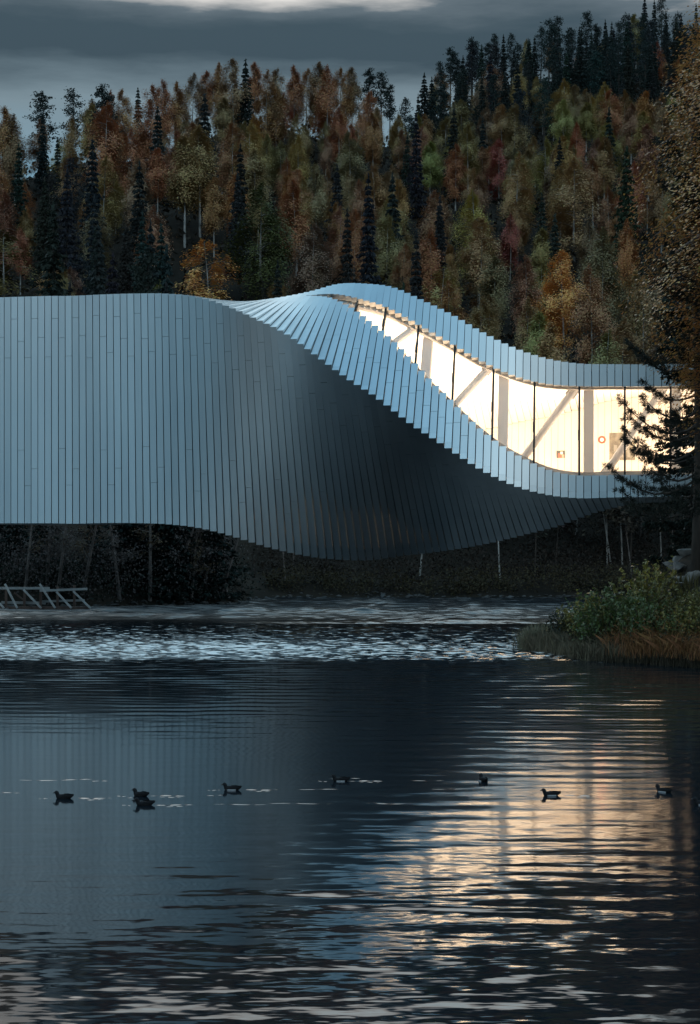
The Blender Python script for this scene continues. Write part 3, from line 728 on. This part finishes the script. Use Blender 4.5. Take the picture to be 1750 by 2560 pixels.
# the wood itself
def zone_words(X, Y):
    a = X/Y; e = (float(terrain(X, Y))+8-CAM_H)/Y
    side = 'left' if a < -.07 else ('middle' if a < .055 else 'right')
    lev = 'upper' if e > .245 else ('middle' if e > .185 else 'lower')
    return side, lev
def fill(n, seed, lo, hi, mind, picker):
    r = random.Random(seed); k = 0; tries = 0
    while k < n and tries < 60000:
        tries += 1
        Y = math.sqrt(r.uniform(lo*lo, hi*hi)); X = r.uniform(-.245, .235)*Y
        if Y > np.interp(X, RX, RY) - (14 if X < 16 else -4): continue
        if any((X-x)**2+(Y-y)**2 < (mind*.5+q*.5)**2 for x, y, q in placed): continue
        if any(abs(X/Y-q) < w and Y < yy and Y > yy-70 for q, w, yy in sight[:13]): continue
        t = picker(r, X, Y)
        if t is None: continue
        placed.append((X, Y, mind)); k += 1
    return k
def pick(r, X, Y):
    side, lev = zone_words(X, Y)
    a = X/Y
    con = {('left', 'lower'): .75, ('left', 'middle'): .45, ('left', 'upper'): .12, ('middle', 'lower'): .25, ('middle', 'middle'): .18, ('middle', 'upper'): .08}.get((side, lev), .10)
    if side == 'right' and lev == 'upper' and Y > 330: con = .5
    z = float(terrain(X, Y))-.3
    spot = 'over the flat roof end' if a < -.115 else 'over the roof dip' if a < -.03 else 'over the roof crest' if a < .05 else 'over the falling roof edge' if a < .13 else 'over the low roof end'
    where = {'upper': 'high on the hill ', 'middle': 'halfway up the hill ', 'lower': 'low on the hill '}[lev] + spot
    size = lambda h: 'tall ' if h > 14.5 else ('small ' if h < 10.8 else '')
    if r.random() < con:
        k = 'spruce' if r.random() < .7 else 'pine'; h = r.uniform(12, 19)
        make_tree(k+'_tree', (S_VAR if k == 'spruce' else P_VAR)[r.randrange(4)], (X, Y, z), h/17, r.uniform(0, 6.28), [c*r.uniform(.8, 1.3) for c in (SPR if k == 'spruce' else PIN)],
                  '%sdark %s %s' % (size(h), k, where), k, '%sdark %ss %s' % (size(h), k, where), r.uniform(.8, 1.05))
    else:
        hue = r.choices(['rust orange', 'amber', 'olive', 'pale brown', 'yellow green', 'dull brown'], [1.3, 1.8, 3, 3, 1.5, 3.4] if side != 'left' else [1.4, 1.6, 2, 1.4, .6, 4])[0]
        h = r.uniform(8.5, 15); c = [x*r.uniform(.8, 1.15) for x in HUES[hue]]
        make_tree('birch_tree', B_VAR[r.randrange(8)], (X, Y, z), h/16, r.uniform(0, 6.28), c,
                  '%s%s birch %s' % (size(h), hue, where), 'birch', '%s%s birches %s' % (size(h), hue, where), r.uniform(.8, 1.1))
    return True
n1 = fill(385, 21, 140, 425, 6.0, pick)
print('filled', n1)

# ------------------------------------------------------------------ low growth on the shores
def brush(name, P, size, color, seed, mat='leaf', droop=0.0, aspect=1.8, parent=None):
    rs = np.random.RandomState(seed); me = leaf_mesh(name, P, size, M[mat], rs, aspect=aspect, droop=droop)
    o = link(name, me, None, parent); o.color = color + (1,); return o
def scrub_points(n, x0, x1, y0, y1, hmax, seed, clump=1.0):
    rs = np.random.RandomState(seed); nc = n//60
    cx = rs.uniform(x0, x1, nc); cy = rs.uniform(y0, y1, nc); hh = hmax*rs.uniform(.35, 1, nc)
    ok = terrain(cx, cy) > .05
    cx, cy, hh = cx[ok], cy[ok], hh[ok]
    k = rs.randint(0, len(cx), n)
    t = rs.uniform(0, 1, n)**.7; w = (.35+.6*np.sin(t*2.6))*hh[k]*.55*clump
    X = cx[k]+rs.normal(0, 1, n)*w; Y = cy[k]+rs.normal(0, 1, n)*w
    return np.stack([X, Y, np.maximum(terrain(X, Y), 0)+t*hh[k]], 1)
tag(brush('undergrowth', scrub_points(22000, -7, 34, 117, 136, 2.6, 1), .24, (.034, .026, .021), 1), kind='stuff')
tag(brush('undergrowth', scrub_points(9000, -6, 26, 116.3, 118.6, 1.5, 7), .18, (.06, .047, .026), 7), kind='stuff')
tag(brush('undergrowth', scrub_points(14000, -30, -6.4, 99.5, 113, 2.2, 2), .26, (.022, .026, .020), 2), kind='stuff')
def hill_scrub(n, seed):
    rs = np.random.RandomState(seed)
    Y = np.sqrt(rs.uniform(128**2, 420**2, n)); X = rs.uniform(-.25, .25, n)*Y
    return np.stack([X, Y, terrain(X, Y) + rs.uniform(0, 1, n)**1.5*3.2], 1)
tag(brush('undergrowth', hill_scrub(26000, 3), 1.0, (.030, .023, .017), 3), kind='stuff')

# trees of the far shore: pale thin trunks under the right end of the bridge
rng = random.Random(77)
THIN = [birch_meshes(120+i, 13.0, 1500, .34, R=1.9, base=.42, tk=.0055, bark='bark_dark' if i in (0, 2) else ('bark_grey' if i == 3 else 'bark_birch')) for i in range(4)]
for i in range(30):
    x = rng.uniform(-5, 33); y = rng.uniform(119, 136)
    t = make_tree('birch_tree', THIN[i % 4], (x, y, float(terrain(x, y))-.2), rng.uniform(.75, 1.05), rng.uniform(0, 6.28), [c*rng.uniform(.7, 1.1) for c in (.06, .045, .033)],
                  'thin bare stemmed birch on the far shore, under and behind the bridge', 'birch', 'thin birches on the far shore behind the bridge')
    t.rotation_euler = (rng.gauss(0, .05), rng.gauss(0, .07), rng.uniform(0, 6.28))
for u, ub, v0, lab in ((1487, 1528, 1425, 'white trunked birch leaning left under the right end of the bridge'), (1512, 1518, 1415, 'slim white birch standing upright beside the leaning one'), (1543, 1556, 1410, 'white birch trunk, rightmost of the three beside the leaning one')):
    y = 124.0; x = (ub-875)/4000*y; z = float(terrain(x, y)); dx = (u-ub)/4000*y
    t = make_tree('birch_tree', THIN[1], (x, y, z-.2), .95, 0.4, (.06, .05, .035), lab, 'birch')
    t.rotation_euler = (0, math.atan2(dx, 7.6), .3)
    t.children[0].scale = (1.5, 1.5, 1)

# the left spit: dark firs and grey leaning stems under the flat end of the bridge
for i in range(26):
    x = rng.uniform(-31, -8.5); y = rng.uniform(103, 114); h = rng.uniform(6, 11)
    make_tree('spruce_tree', S_VAR[i % 4], (x, y, float(terrain(x, y))-.2), h/17, rng.uniform(0, 6.28), (.012, .021, .018),
              'dark young spruce on the left spit under the flat end of the bridge', 'spruce', 'young spruces on the left spit', 1.3)
def grey_tree_meshes(seed, h, n, leaf):
    rs = np.random.RandomState(seed); tr = MB(); pts = []
    bend = rs.normal(0, .5, 2)
    ax = lambda t: np.array([bend[0]*t*t, bend[1]*t*t, h*t])
    tr.tube([ax(t) for t in np.linspace(0, 1, 8)], [.016*h*(1-.85*t) for t in np.linspace(0, 1, 8)], 6)
    for b in range(20):
        t = rs.uniform(.25, 1); az = rs.uniform(0, 6.28); L_ = rs.uniform(.8, 2.2)*(1.15-t*.6)
        d = np.array([math.cos(az), math.sin(az), rs.uniform(.2, .9)]); p = ax(t); q = p+d*L_*.5+rs.normal(0, .1, 3); e = p+d*L_+np.array([0, 0, -.25*L_])
        tr.tube([p, q, e], [.035, .022, .01], 4, cap=False)
        m = n//20; kk = rs.uniform(.3, 1.05, m)[:, None]
        pts.append(p+(e-p)*kk+rs.normal(0, .22, (m, 3)))
    return tr.mesh('trunk', M['bark_grey']), leaf_mesh('crown', np.concatenate(pts), leaf, M['leaf'], rs)
GREY = [grey_tree_meshes(150+i, 8.0, 750, .17) for i in range(4)]
spots = [(-20.4, 100.3, .10), (-19.2, 101.2, .06), (-18.4, 100.6, .12), (-16.9, 100.9, .20), (-23.5, 101, -.05), (-14.6, 101.5, -.1), (-12.8, 102.4, .0), (-11.8, 103.2, .35), (-11.0, 104.0, .28), (-10.3, 103.6, .1), (-9.3, 104.6, -.1), (-8.6, 105.2, .3), (-8.0, 105.4, -.25), (-26, 102, .1), (-13.6, 104.5, .2)]
WHERE = ['behind the timber frame', 'behind the timber frame', 'behind the timber frame', 'just right of the timber frame']
for i, (x, y, lean) in enumerate(spots):
    t = make_tree('riverside_tree', GREY[i % 4], (x, y, float(terrain(x, y))-.15), rng.uniform(.9, 1.15), rng.uniform(0, 6.28), (.115, .095, .09) if i % 3 else (.10, .07, .045),
                  'grey stemmed riverside tree ' + (WHERE[i] if i < 4 else 'on the dark left spit under the bridge'), 'tree', 'grey stemmed trees ' + (('behind the frame' if i < 3 else 'beside the frame') if i < 4 else 'on the left spit'))
    t.rotation_euler = (rng.gauss(0, .03), lean, 0)
tag(brush('undergrowth', scrub_points(9000, -24, -6.6, 99.0, 106, 4.5, 21, .8), .17, (.085, .07, .066), 21), kind='stuff')

# ------------------------------------------------------------------ timber frame at the water's edge
def timber_frame():
    y = 97.5; root = empty('timber_frame', (-18.5, y, 0))
    tag(root, 'weathered timber frame of posts, rails and slanting braces at the left waterline', 'timber frame')
    X0 = 18.5
    def bm(name, a, b, w, h, mat, up=(0, 0, 1)):
        mb = MB(); mb.beam((a[0]+X0, a[1], a[2]), (b[0]+X0, b[1], b[2]), w, h, up); mb.build(name, mat, root)
    px = [-23.2, -22.1, -20.98, -19.86, -18.87, -17.84, -16.82]
    for i, x in enumerate(px):
        bm('post', (x, .1, -.6), (x, .1, 1.42 if i % 2 == 0 else 1.34), .13, .13, M['timber_dark'], (0, 1, 0))
    for i, x in enumerate(px):
        dx = (.78, 1.12, .80, 1.14, .99, .95, 1.08)[i]
        top = (1.5, 1.16, 1.5, 1.16, 1.5, 1.02, 1.06)[i]
        bm('brace', (x-.02, -.12, top), (x+dx, -.12-.35, .04), .11, .10, M['timber'], (0, 1, 0))
    bm('rail', (-24.0, 0, 1.24), (-18.3, 0, 1.24), .05, .15, M['timber'])
    bm('rail', (-18.9, -.052, 1.09), (-16.0, -.052, 1.20), .05, .14, M['timber'])
    bm('rail', (-21.3, .25, .36), (-18.6, .25, .33), .05, .16, M['timber'])
    bm('rail', (-18.8, .25, .42), (-16.2, .25, .50), .05, .13, M['timber'])
    bm('sill_beam', (-24.0, -.3, .02), (-15.8, -.3, .02), .22, .24, M['timber_dark'])
    bm('back_brace', (-20.6, .6, .95), (-19.9, .6, .4), .09, .09, M['timber_dark'], (0, 1, 0))
timber_frame()

# ------------------------------------------------------------------ right bank: boulders, leafy shrubs, grasses
def boulder_mesh(seed, sub=3):
    bm = bmesh.new(); bmesh.ops.create_icosphere(bm, subdivisions=sub, radius=.5)
    off = Vector((seed*3.3, seed*1.7, seed*.9)); r = random.Random(seed)
    planes = [(Vector((r.gauss(0, 1), r.gauss(0, 1), r.gauss(0, 1))).normalized(), r.uniform(.17, .36)) for _ in range(14)]
    for v in bm.verts:
        p = v.co
        for n, d in planes:
            k = p.dot(n)
            if k > d: p = p - n*(k-d)
        p = p * (1 + .12*mnoise.noise(v.co*3+off) + .05*mnoise.noise(v.co*9+off)); v.co = Vector((p.x*1.25, p.y, p.z*.8))
    me = bpy.data.meshes.new('boulder'); bm.to_mesh(me); bm.free(); return me
BLD = [boulder_mesh(i+1) for i in range(7)]
rng = random.Random(9)
bl = []
for row in range(5):
    for k in range(8):
        X = 10.6 + k*.62 - .55 + row*.2 + rng.uniform(-.2, .2); Y = 60.2 + row*.7 + rng.uniform(-.2, .2)
        if X < 10.3: continue
        bl.append((X, Y))
for i, (X, Y) in enumerate(bl):
    z = float(bank_z(X, Y)); red = i in (9, 17)
    sc = rng.uniform(.65, 1.05)
    me = BLD[i % 7]
    if red: me = me.copy()
    o = link('boulder', me, M['stone_red'] if red else M['stone'], None, (X, Y, z+.13))
    o.scale = (sc*rng.uniform(.9, 1.3), sc, sc*rng.uniform(.8, 1.1)); o.rotation_euler = (rng.uniform(-.4, .4), rng.uniform(-.4, .4), rng.uniform(0, 6.28))
    if red: tag(o, 'reddish brown boulder among the pale ones on the right bank' if i == 9 else 'second reddish boulder higher up the heap on the right bank', 'boulder', 'boulders heaped on the right bank')
    else: tag(o, 'pale grey boulder in the heap behind the bushes on the right bank', 'boulder', 'boulders heaped on the right bank')

def shore_rubble():
    """stones and broken edge along the far waterline"""
    r = np.random.RandomState(88); V = []; F = []; n = 0
    for k in range(420):
        x = r.uniform(-26, 33); y = float(shore(np.array(x))) + r.normal(.35, .45); 
        bm = BLD[k % 7]; c = np.array([v.co[:] for v in bm.vertices]) if k < 7 else CO[k % 7]
        if k < 7: CO[k] = c
        sc = r.uniform(.12, .5)*(1, 1, 1.7)[k % 3]; a = r.uniform(0, 6.28)
        R = np.array([[math.cos(a), -math.sin(a), 0], [math.sin(a), math.cos(a), 0], [0, 0, .7]])
        V.append(c @ R.T*sc + np.array([x, y, max(float(terrain(x, y)), -.05)+.06*sc])); F += [tuple(i+n for i in p.vertices) for p in bm.polygons]; n += len(c)
    me = bpy.data.meshes.new('shore_rubble'); me.from_pydata(np.concatenate(V).tolist(), [], F)
    tag(link('shore_rubble', me, M['rubble']), kind='stuff')
M['rubble'] = noise_mat('wet_stones', (.018, .016, .015), (.085, .075, .07), scale=.9, rough=.6)
CO = {}
BLD_FULL = BLD
BLD = [boulder_mesh(i+21, 1) for i in range(7)]
shore_rubble()

def shrub_mesh(seed, h, stems, spread, per, leaf):
    rs = np.random.RandomState(seed); st = MB(); pts = []
    for s_ in range(stems):
        a = rs.uniform(0, 6.28); r_ = spread*math.sqrt(rs.uniform(0, 1)); b = np.array([math.cos(a)*r_, math.sin(a)*r_, -.1])
        hh = h*rs.uniform(.5, 1.05); tip = b+np.array([rs.normal(0, .16)*hh + math.cos(a)*.15, rs.normal(0, .16)*hh, hh])
        mid = (b+tip)/2+rs.normal(0, .06, 3)
        st.tube([b, mid, tip], [.014, .010, .004], 4, cap=False)
        t = rs.uniform(.18, 1, per)
        p = np.where((t < .5)[:, None], b+(mid-b)*(t*2)[:, None], mid+(tip-mid)*((t-.5)*2)[:, None])
        pts.append(p+rs.normal(0, 1, (per, 3))*np.array([.11, .11, .05])*(1.25-t)[:, None])
    return st.mesh('stems', M['bark_dark']), leaf_mesh('leaves', np.concatenate(pts), leaf, M['near_leaf'], rs, aspect=2.3, droop=.35)
SHR = [shrub_mesh(200+i, 2.1, 24, .62, 52, .15) for i in range(4)]
def shrub(x, y, h, col, var, label, group=None, rz=None):
    r = empty('leafy_shrub', (x, y, float(bank_z(x, y))-.05), rng.uniform(0, 6.28)); r.scale = (h/2.1*.9+.1, h/2.1*.9+.1, h/2.1)
    tag(r, label, 'shrub', group)
    link('stems', SHR[var][0], None, r); l = link('leaves', SHR[var][1], None, r); l.color = tuple(col)+(1,)
GR, YL, OL = (.075, .105, .032), (.20, .165, .040), (.125, .115, .036)
shr = []
for i in range(40):
    f = i/39; x = 8.3 + f*6.0 + rng.uniform(-.3, .3); lo = float(np.interp(x, [7.5, 8.6, 11.4, 13.5], [60.6, 57.8, 54.6, 53.2]))
    y = rng.uniform(lo+.5, min(lo+3.0, 62.0 if x < 9.5 else 58.6))
    h = float(np.interp(x, [8.2, 8.9, 10.2, 11.2, 14], [1.4, 2.1, 2.1, 1.55, 1.2]))*rng.uniform(.75, 1.1)
    col, w = rng.choice([(GR, 'deep green'), (YL, 'yellow green'), (OL, 'olive green')])
    shr.append((x, y, h, col, w))
for i, (x, y, h, col, w) in enumerate(shr):
    shrub(x, y, h, col, i % 4, '%s leafy shrub in the thicket on the right bank' % w, '%s shrubs in the right bank thicket' % w)
shrub(10.55, 58.4, 2.7, OL, 0, 'tallest leafy shrub sticking up from the right bank thicket')
shrub(11.15, 58.8, 2.6, YL, 1, 'second tall shrub spire of the thicket, in front of the boulders')
shrub(8.15, 60.4, 1.35, (.03, .036, .02), 2, 'dark shrub at the water end of the right bank thicket')

def grass_mesh(name, spots, hgt, seed, per=60, spread=.28, width=.012, mat='leaf', lean=.45):
    rs = np.random.RandomState(seed); V = []; n = 0
    for (x, y, k) in spots:
        z = max(0.0, float(bank_z(x, y)))-.03
        m = per
        b = np.stack([x+rs.normal(0, spread, m), y+rs.normal(0, spread, m), np.full(m, z)], 1)
        h = hgt*k*rs.uniform(.5, 1.1, m); a = rs.uniform(0, 6.28, m); ln = lean*h*rs.uniform(.1, 1.1, m)
        out = np.stack([np.cos(a)*ln, np.sin(a)*ln, h], 1); mid = np.stack([np.cos(a)*ln*.3, np.sin(a)*ln*.3, h*.6], 1)
        sd_ = np.stack([np.cos(a+1.57), np.sin(a+1.57)*.4, np.zeros(m)], 1)*width
        V.append(np.stack([b-sd_, b+sd_, b+mid+sd_*.7, b+out, b+mid-sd_*.7], 1).reshape(-1, 3)); n += m
    V = np.concatenate(V); F = (np.arange(n)[:, None]*5 + np.arange(5)[None])
    me = bpy.data.meshes.new(name); me.from_pydata(V.tolist(), [], F.tolist())
    for nm in ('rnd', 'hue'):
        at = me.attributes.new(nm, 'FLOAT', 'POINT'); at.data.foreach_set('value', np.repeat(rs.uniform(0, 1, n), 5).astype(np.float32))
    me.materials.append(M[mat]); return me
rs = np.random.RandomState(4)
def bank_spots(n, x0, x1, d0, d1, seed):
    """x along the bank, distance d inland from the water's edge"""
    r = np.random.RandomState(seed); xs = np.interp(np.linspace(0, 1, 300), [0, 1], [53.0, 62.4]); out = []
    while len(out) < n:
        y = r.uniform(52.5, 62.4); e = np.interp(y, BY, BX); x = e + r.uniform(d0, d1)
        if x0 < x < x1: out.append((x, y, r.uniform(.7, 1.15)))
    return out
def grass(name, spots, h, col, seed, kind='stuff', label=None, cat=None, **kw):
    o = link(name, grass_mesh(name, spots, h, seed, **kw)); o.color = col + (1,)
    if label: tag(o, label, cat)
    else: tag(o, kind=kind)
    return o
grass('dry_grass', bank_spots(230, 9.7, 15, .35, 2.3, 31), .72, (.24, .115, .052), 31, per=110, spread=.34, width=.007, lean=1.5)
grass('grass', bank_spots(260, 6.9, 9.6, .02, 1.8, 32), .55, (.15, .125, .085), 32, per=90, width=.008, lean=1.0)
grass('grass', bank_spots(120, 8.4, 15, .0, .5, 33), .34, (.045, .038, .026), 33, per=50)
grass('grass', bank_spots(160, 8.2, 15, 1.2, 5.5, 36), .7, (.08, .07, .03), 36, per=60)
grass('sedge_tuft', [(6.85+dx, 61.9+dy, 1) for dx, dy in ((0, 0), (.15, .1), (-.1, .12), (.05, -.15), (.25, -.1), (.32, .1))], .85, (.26, .24, .165), 34, label='grey green sedge tuft at the very tip of the right bank', cat='grass tuft', per=60, spread=.13)
grass('sedge_tuft', [(7.65+dx, 61.3+dy, 1) for dx, dy in ((0, 0), (.15, .1), (-.1, .12), (.05, -.15))], .78, (.23, .21, .14), 35, label='second sedge tuft just inland of the tip tuft', cat='grass tuft', per=60, spread=.13)
def low_growth(n, x0, x1, d0, d1, h, seed):
    r = np.random.RandomState(seed); P = []
    for (x, y, k) in bank_spots(n, x0, x1, d0, d1, seed): P.append((x, y, max(0, float(bank_z(x, y)))+r.uniform(0, 1)**1.3*h*k))
    return np.array(P)
tag(brush('ground_cover', low_growth(9000, 7.4, 15, .05, 3.2, .8, 41), .10, (.030, .030, .018), 41), kind='stuff')
tag(brush('ground_cover', low_growth(5000, 9.3, 15, .6, 3.0, 1.1, 42), .09, (.17, .085, .034), 42), kind='stuff')

# ------------------------------------------------------------------ the big trees of the right bank
def near_pine():
    rs = np.random.RandomState(301); x, y = 13.05, 60.4; z0 = float(bank_z(x, y)); h = 21.0
    root = empty('pine_tree', (x, y, z0-.1)); tag(root, 'tall pine on the right bank, its needled boughs dark against the lit window', 'pine')
    tr = MB(); ax = lambda z: np.array([.12*math.sin(z*.3), 0, z])
    tr.tube([ax(z) for z in np.linspace(0, h, 12)], [.21*(1-.8*t) for t in np.linspace(0, 1, 12)], 8)
    P, D = [], []
    def tuft(c, d, r=.17, n=34):
        d = d/np.linalg.norm(d); q = rs.normal(size=(n, 3))*.75+d*.8; q /= np.linalg.norm(q, axis=1)[:, None]
        P.append(c+q*r*rs.uniform(.35, .75, (n, 1))); D.append(q)
    specs = []                                             # height above ground, azimuth, length, rise
    for z_, L_, rise in ((2.7, 3.2, .10), (2.95, 2.5, -.15), (3.7, 3.4, .05), (3.9, 2.9, .22), (4.6, 2.7, .16), (4.85, 3.45, .1), (5.5, 2.7, .12), (5.7, 3.15, .22), (6.3, 2.4, .1), (6.9, 2.0, .2)):
        specs.append((z_, math.pi+rs.normal(0, .28), L_, rise))
    for z_ in np.arange(2.6, h-.5, .42):
        for k in range(2): specs.append((z_+rs.uniform(0, .4), rs.uniform(0, 6.28) if z_ > 7.5 else rs.uniform(-1.9, 1.9), (2.9*(1-z_/h)**.6+.35)*rs.uniform(.6, 1.1), rs.uniform(.0, .35)))
    for z_, az, L_, rise in specs:
        d = np.array([math.cos(az), math.sin(az), 0]); sd_ = np.array([-d[1], d[0], 0]); p0 = ax(z_)
        f = lambda t: p0 + d*L_*t + np.array([0, 0, L_*(rise*t - .22*math.sin(t*3.0) + .10*t*t)]) + sd_*.12*math.sin(t*5+z_)
        tr.tube([f(t) for t in np.linspace(0, 1, 7)], [.05*(1-.85*t)*min(1, L_/2.5)+.006 for t in np.linspace(0, 1, 7)], 5, cap=False)
        for t in np.linspace(.3, 1.0, int(5+L_*3.6)):
            p = f(t); sgn = rs.choice((-1, 1)); l2 = (1.12-t)*L_*.38*rs.uniform(.5, 1.2)+.1
            dd = d*.75 + sd_*sgn*rs.uniform(.3, 1) + np.array([0, 0, rs.uniform(-.1, .55)]); q = p+dd*l2
            tr.tube([p, q], [.010, .005], 3, cap=False)
            for kk in ((.45, .75, 1.0) if l2 > .3 else (.6, 1.0)):
                tuft(p+dd*l2*kk, dd + np.array([0, 0, .35]), rs.uniform(.15, .24), 30)
        tuft(f(1), d+np.array([0, 0, .3]), .2)
    tr.build('trunk', M['bark_dark'], root, smooth=True)
    rs2 = np.random.RandomState(302)
    c = link('crown', leaf_mesh('crown', np.concatenate(P), .15, M['needle'], rs2, aspect=7.0, nrm=np.concatenate(D)), None, root); c.color = (.026, .030, .024, 1)
near_pine()
def near_spruce(x, y, h, R, seed, label, n=70000, leaf=.19, color=(.012, .018, .013)):
    root = empty('spruce_tree', (x, y, float(bank_z(x, y))-.1)); tag(root, label, 'spruce')
    t, c = spruce_meshes(seed, h, n, leaf, R=R, base=.03)
    link('trunk', t, None, root); o = link('crown', c, None, root); o.color = color+(1,)
near_spruce(15.2, 64.5, 27.0, 3.6, 311, 'tall dark spruce behind the big birch at the right picture edge')
near_spruce(15.2, 60.2, 5.2, 1.8, 312, 'small dark spruce with drooping boughs at the right edge above the boulders', n=16000, leaf=.15)
def near_birch(x, y, h, R, seed, label, n=72000):
    root = empty('birch_tree', (x, y, float(bank_z(x, y))-.1)); tag(root, label, 'birch')
    t, c = birch_meshes(seed, h, n, .125, R=R, base=.27, weep=.6, nb=210, sg=.34, bark='bark_grey')
    c.materials[0] = M['near_leaf']
    link('trunk', t, None, root); o = link('crown', c, None, root); o.color = (.50, .25, .085, 1)
near_birch(14.7, 57.0, 24.5, 4.9, 321, 'big orange brown birch with small shining leaves along the right picture edge')

# ------------------------------------------------------------------ ducks
def duck_meshes():
    prof = [(-.235, .105, .006, .004), (-.21, .092, .026, .010), (-.17, .070, .050, .030), (-.10, .048, .080, .058), (-.02, .040, .094, .072), (.06, .040, .092, .072),
            (.12, .050, .074, .064), (.142, .074, .056, .050), (.150, .098, .044, .042), (.156, .118, .043, .044), (.168, .136, .047, .047), (.188, .148, .042, .040), (.208, .144, .027, .026), (.219, .139, .013, .013)]
    n = 12; V = []; F = []; N = len(prof)
    for i, (x, z, ry, rr) in enumerate(prof):
        a = prof[max(i-1, 0)]; b = prof[min(i+1, N-1)]; t = Vector((b[0]-a[0], 0, b[1]-a[1])).normalized(); up = Vector((-t.z, 0, t.x))
        for k in range(n):
            g = 2*math.pi*k/n; V.append(Vector((x, 0, z)) + Vector((0, 1, 0))*ry*math.cos(g) + up*rr*math.sin(g))
    for i in range(N-1):
        for k in range(n): F.append((i*n+k, i*n+(k+1) % n, (i+1)*n+(k+1) % n, (i+1)*n+k))
    F.append(tuple(reversed(range(n)))); F.append(tuple((N-1)*n+k for k in range(n)))
    body = bpy.data.meshes.new('duck_body'); body.from_pydata(V, [], F); body.polygons.foreach_set('use_smooth', [True]*len(F))
    bill = MB(); bill.tube([(.212, 0, .142), (.238, 0, .134), (.258, 0, .129)], [.016, .013, .007], 8); 
    wings = []
    for sgn in (-1, 1):
        w = MB(); rows = [(.09, .055), (.02, .092), (-.08, .098), (-.16, .09), (-.215, .10)]
        for (x, z) in rows:
            yy = {.09: .085, .02: .098, -.08: .090, -.16: .058, -.215: .022}[x]
            w.v += [(x, sgn*yy, z-.035), (x, sgn*(yy+.004), z-.012), (x, sgn*yy*.72, z+.022 if x < .05 else z+.012)]
        for j in range(len(rows)-1):
            for k in range(2): w.f.append((3*j+k, 3*j+k+1, 3*j+4+k, 3*j+3+k)); w.m.append(0)
        wings.append(w.mesh('wing', DM['back'], True))
    fl = []
    for sgn in (-1, 1):
        w = MB()
        xs = (.10, .04, -.03, -.10)
        for x in xs:
            yy = {.10: .082, .04: .0965, -.03: .0965, -.10: .084}[x]; w.v += [(x, sgn*(yy+.001), .018), (x, sgn*(yy+.003), .046)]
        for j in range(3): w.f.append((2*j, 2*j+1, 2*j+3, 2*j+2)); w.m.append(0)
        fl.append(w.mesh('flank_patch', DM['white']))
    return body, bill.mesh('bill', DM['bill'], True), wings, fl
DM = {'body': noise_mat('duck_plumage', (.006, .006, .007), (.016, .016, .018), scale=18, rough=.8, spec=.15), 'back': noise_mat('duck_wing', (.005, .005, .006), (.013, .013, .015), scale=30, rough=.8, spec=.15),
      'bill': noise_mat('duck_bill', (.02, .02, .022), (.03, .03, .03), rough=.4), 'white': noise_mat('duck_white', (.30, .31, .33), (.42, .43, .45), scale=20, rough=.7)}
DB, DBILL, DWING, DFL = duck_meshes(); DB.materials.append(DM['body'])
def duck(u, v, rz, label, scale=.74, white=True):
    y = 4000*CAM_H/(v-1345); x = (u-875)/4000*y
    o = link('duck', DB, None, None, (x, y, -.012)); o.rotation_euler = (0, 0, rz); o.scale = (scale,)*3
    tag(o, label, 'duck', 'ducks swimming in a line across the pool')
    link('bill', DBILL, None, o)
    for w in DWING: link('wing', w, None, o)
    if white:
        for w in DFL: link('flank_patch', w, None, o)
    return x, y
D = []
D.append(duck(160, 1996, math.pi-.15, 'dark duck swimming at the far left of the line', white=False))
D.append(duck(352, 1990, math.pi-.5, 'dark duck just behind another one, second from the left', white=False))
D.append(duck(362, 2013, math.pi+.1, 'dark duck swimming closest in front of its neighbour at the left', white=False))
D.append(duck(580, 1975, math.pi-.1, 'dark duck alone near the edge of the dark reflection', white=True))
D.append(duck(852, 1953, math.pi-.05, 'pale sided duck in the dark reflection at the middle of the line', white=True))
D.append(duck(1208, 1953, math.pi/2+.25, 'duck seen from behind on the gold reflection', white=True))
D.append(duck(1378, 1989, math.pi+.05, 'white flanked duck on the gold reflection, between two dark streaks', white=True))
D.append(duck(1660, 1980, math.pi-.75, 'duck with upright neck near the right picture edge'))
D.append(duck(1757, 2012, math.pi-.1, 'duck cut by the right picture edge'))

def ripple(x, y, L_, w, h, seed):
    """a low ridge of water left behind a duck, its face tilted to the sky"""
    r = random.Random(seed); mb = MB(); n = 16
    for i in range(n+1):
        t = i/n; e = math.sin(math.pi*min(1, max(0, t)))**.6; yy = .05*math.sin(t*7+seed)*.5
        br = .35+.65*abs(math.sin(t*9+seed*2.1))
        hh = h*e*br; ww = w*e+.002
        mb.v += [(x+L_*t, y+yy-ww, -.004), (x+L_*t, y+yy, hh-.003), (x+L_*t, y+yy+ww*.5, -.004)]
    for i in range(n):
        for k in range(2): mb.f.append((3*i+k, 3*i+k+3, 3*i+k+4, 3*i+k+1)); mb.m.append(0)
    mb.build('ripple', M['water'], WATER, False)
sd_i = 0
for k, (x, y) in enumerate(D[:-1]):
    for (dx, dy, L_, w) in ((.12, .02, .7, .10), (.28, -.13, .45, .07), (-.45, -.02, .28, .06), (.95, .07, 1.1 if k in (2, 3, 4) else .5, .06)):
        sd_i += 1
        if k in (5, 7): continue
        ripple(x+dx, y+dy, L_, w*1.0, w*.115, sd_i)
for (x, y, L_) in ((-6.0, 28.4, 1.2), (-5.2, 28.5, .8), (-4.7, 28.3, .5), (-6.1, 27.0, .6), (-1.5, 25.9, 1.3), (.2, 25.9, .8), (2.6, 26.3, .9), (1.2, 27.4, 1.1), (-.4, 28.6, .7)):
    sd_i += 1; ripple(x, y, L_, .06, .0072, sd_i)
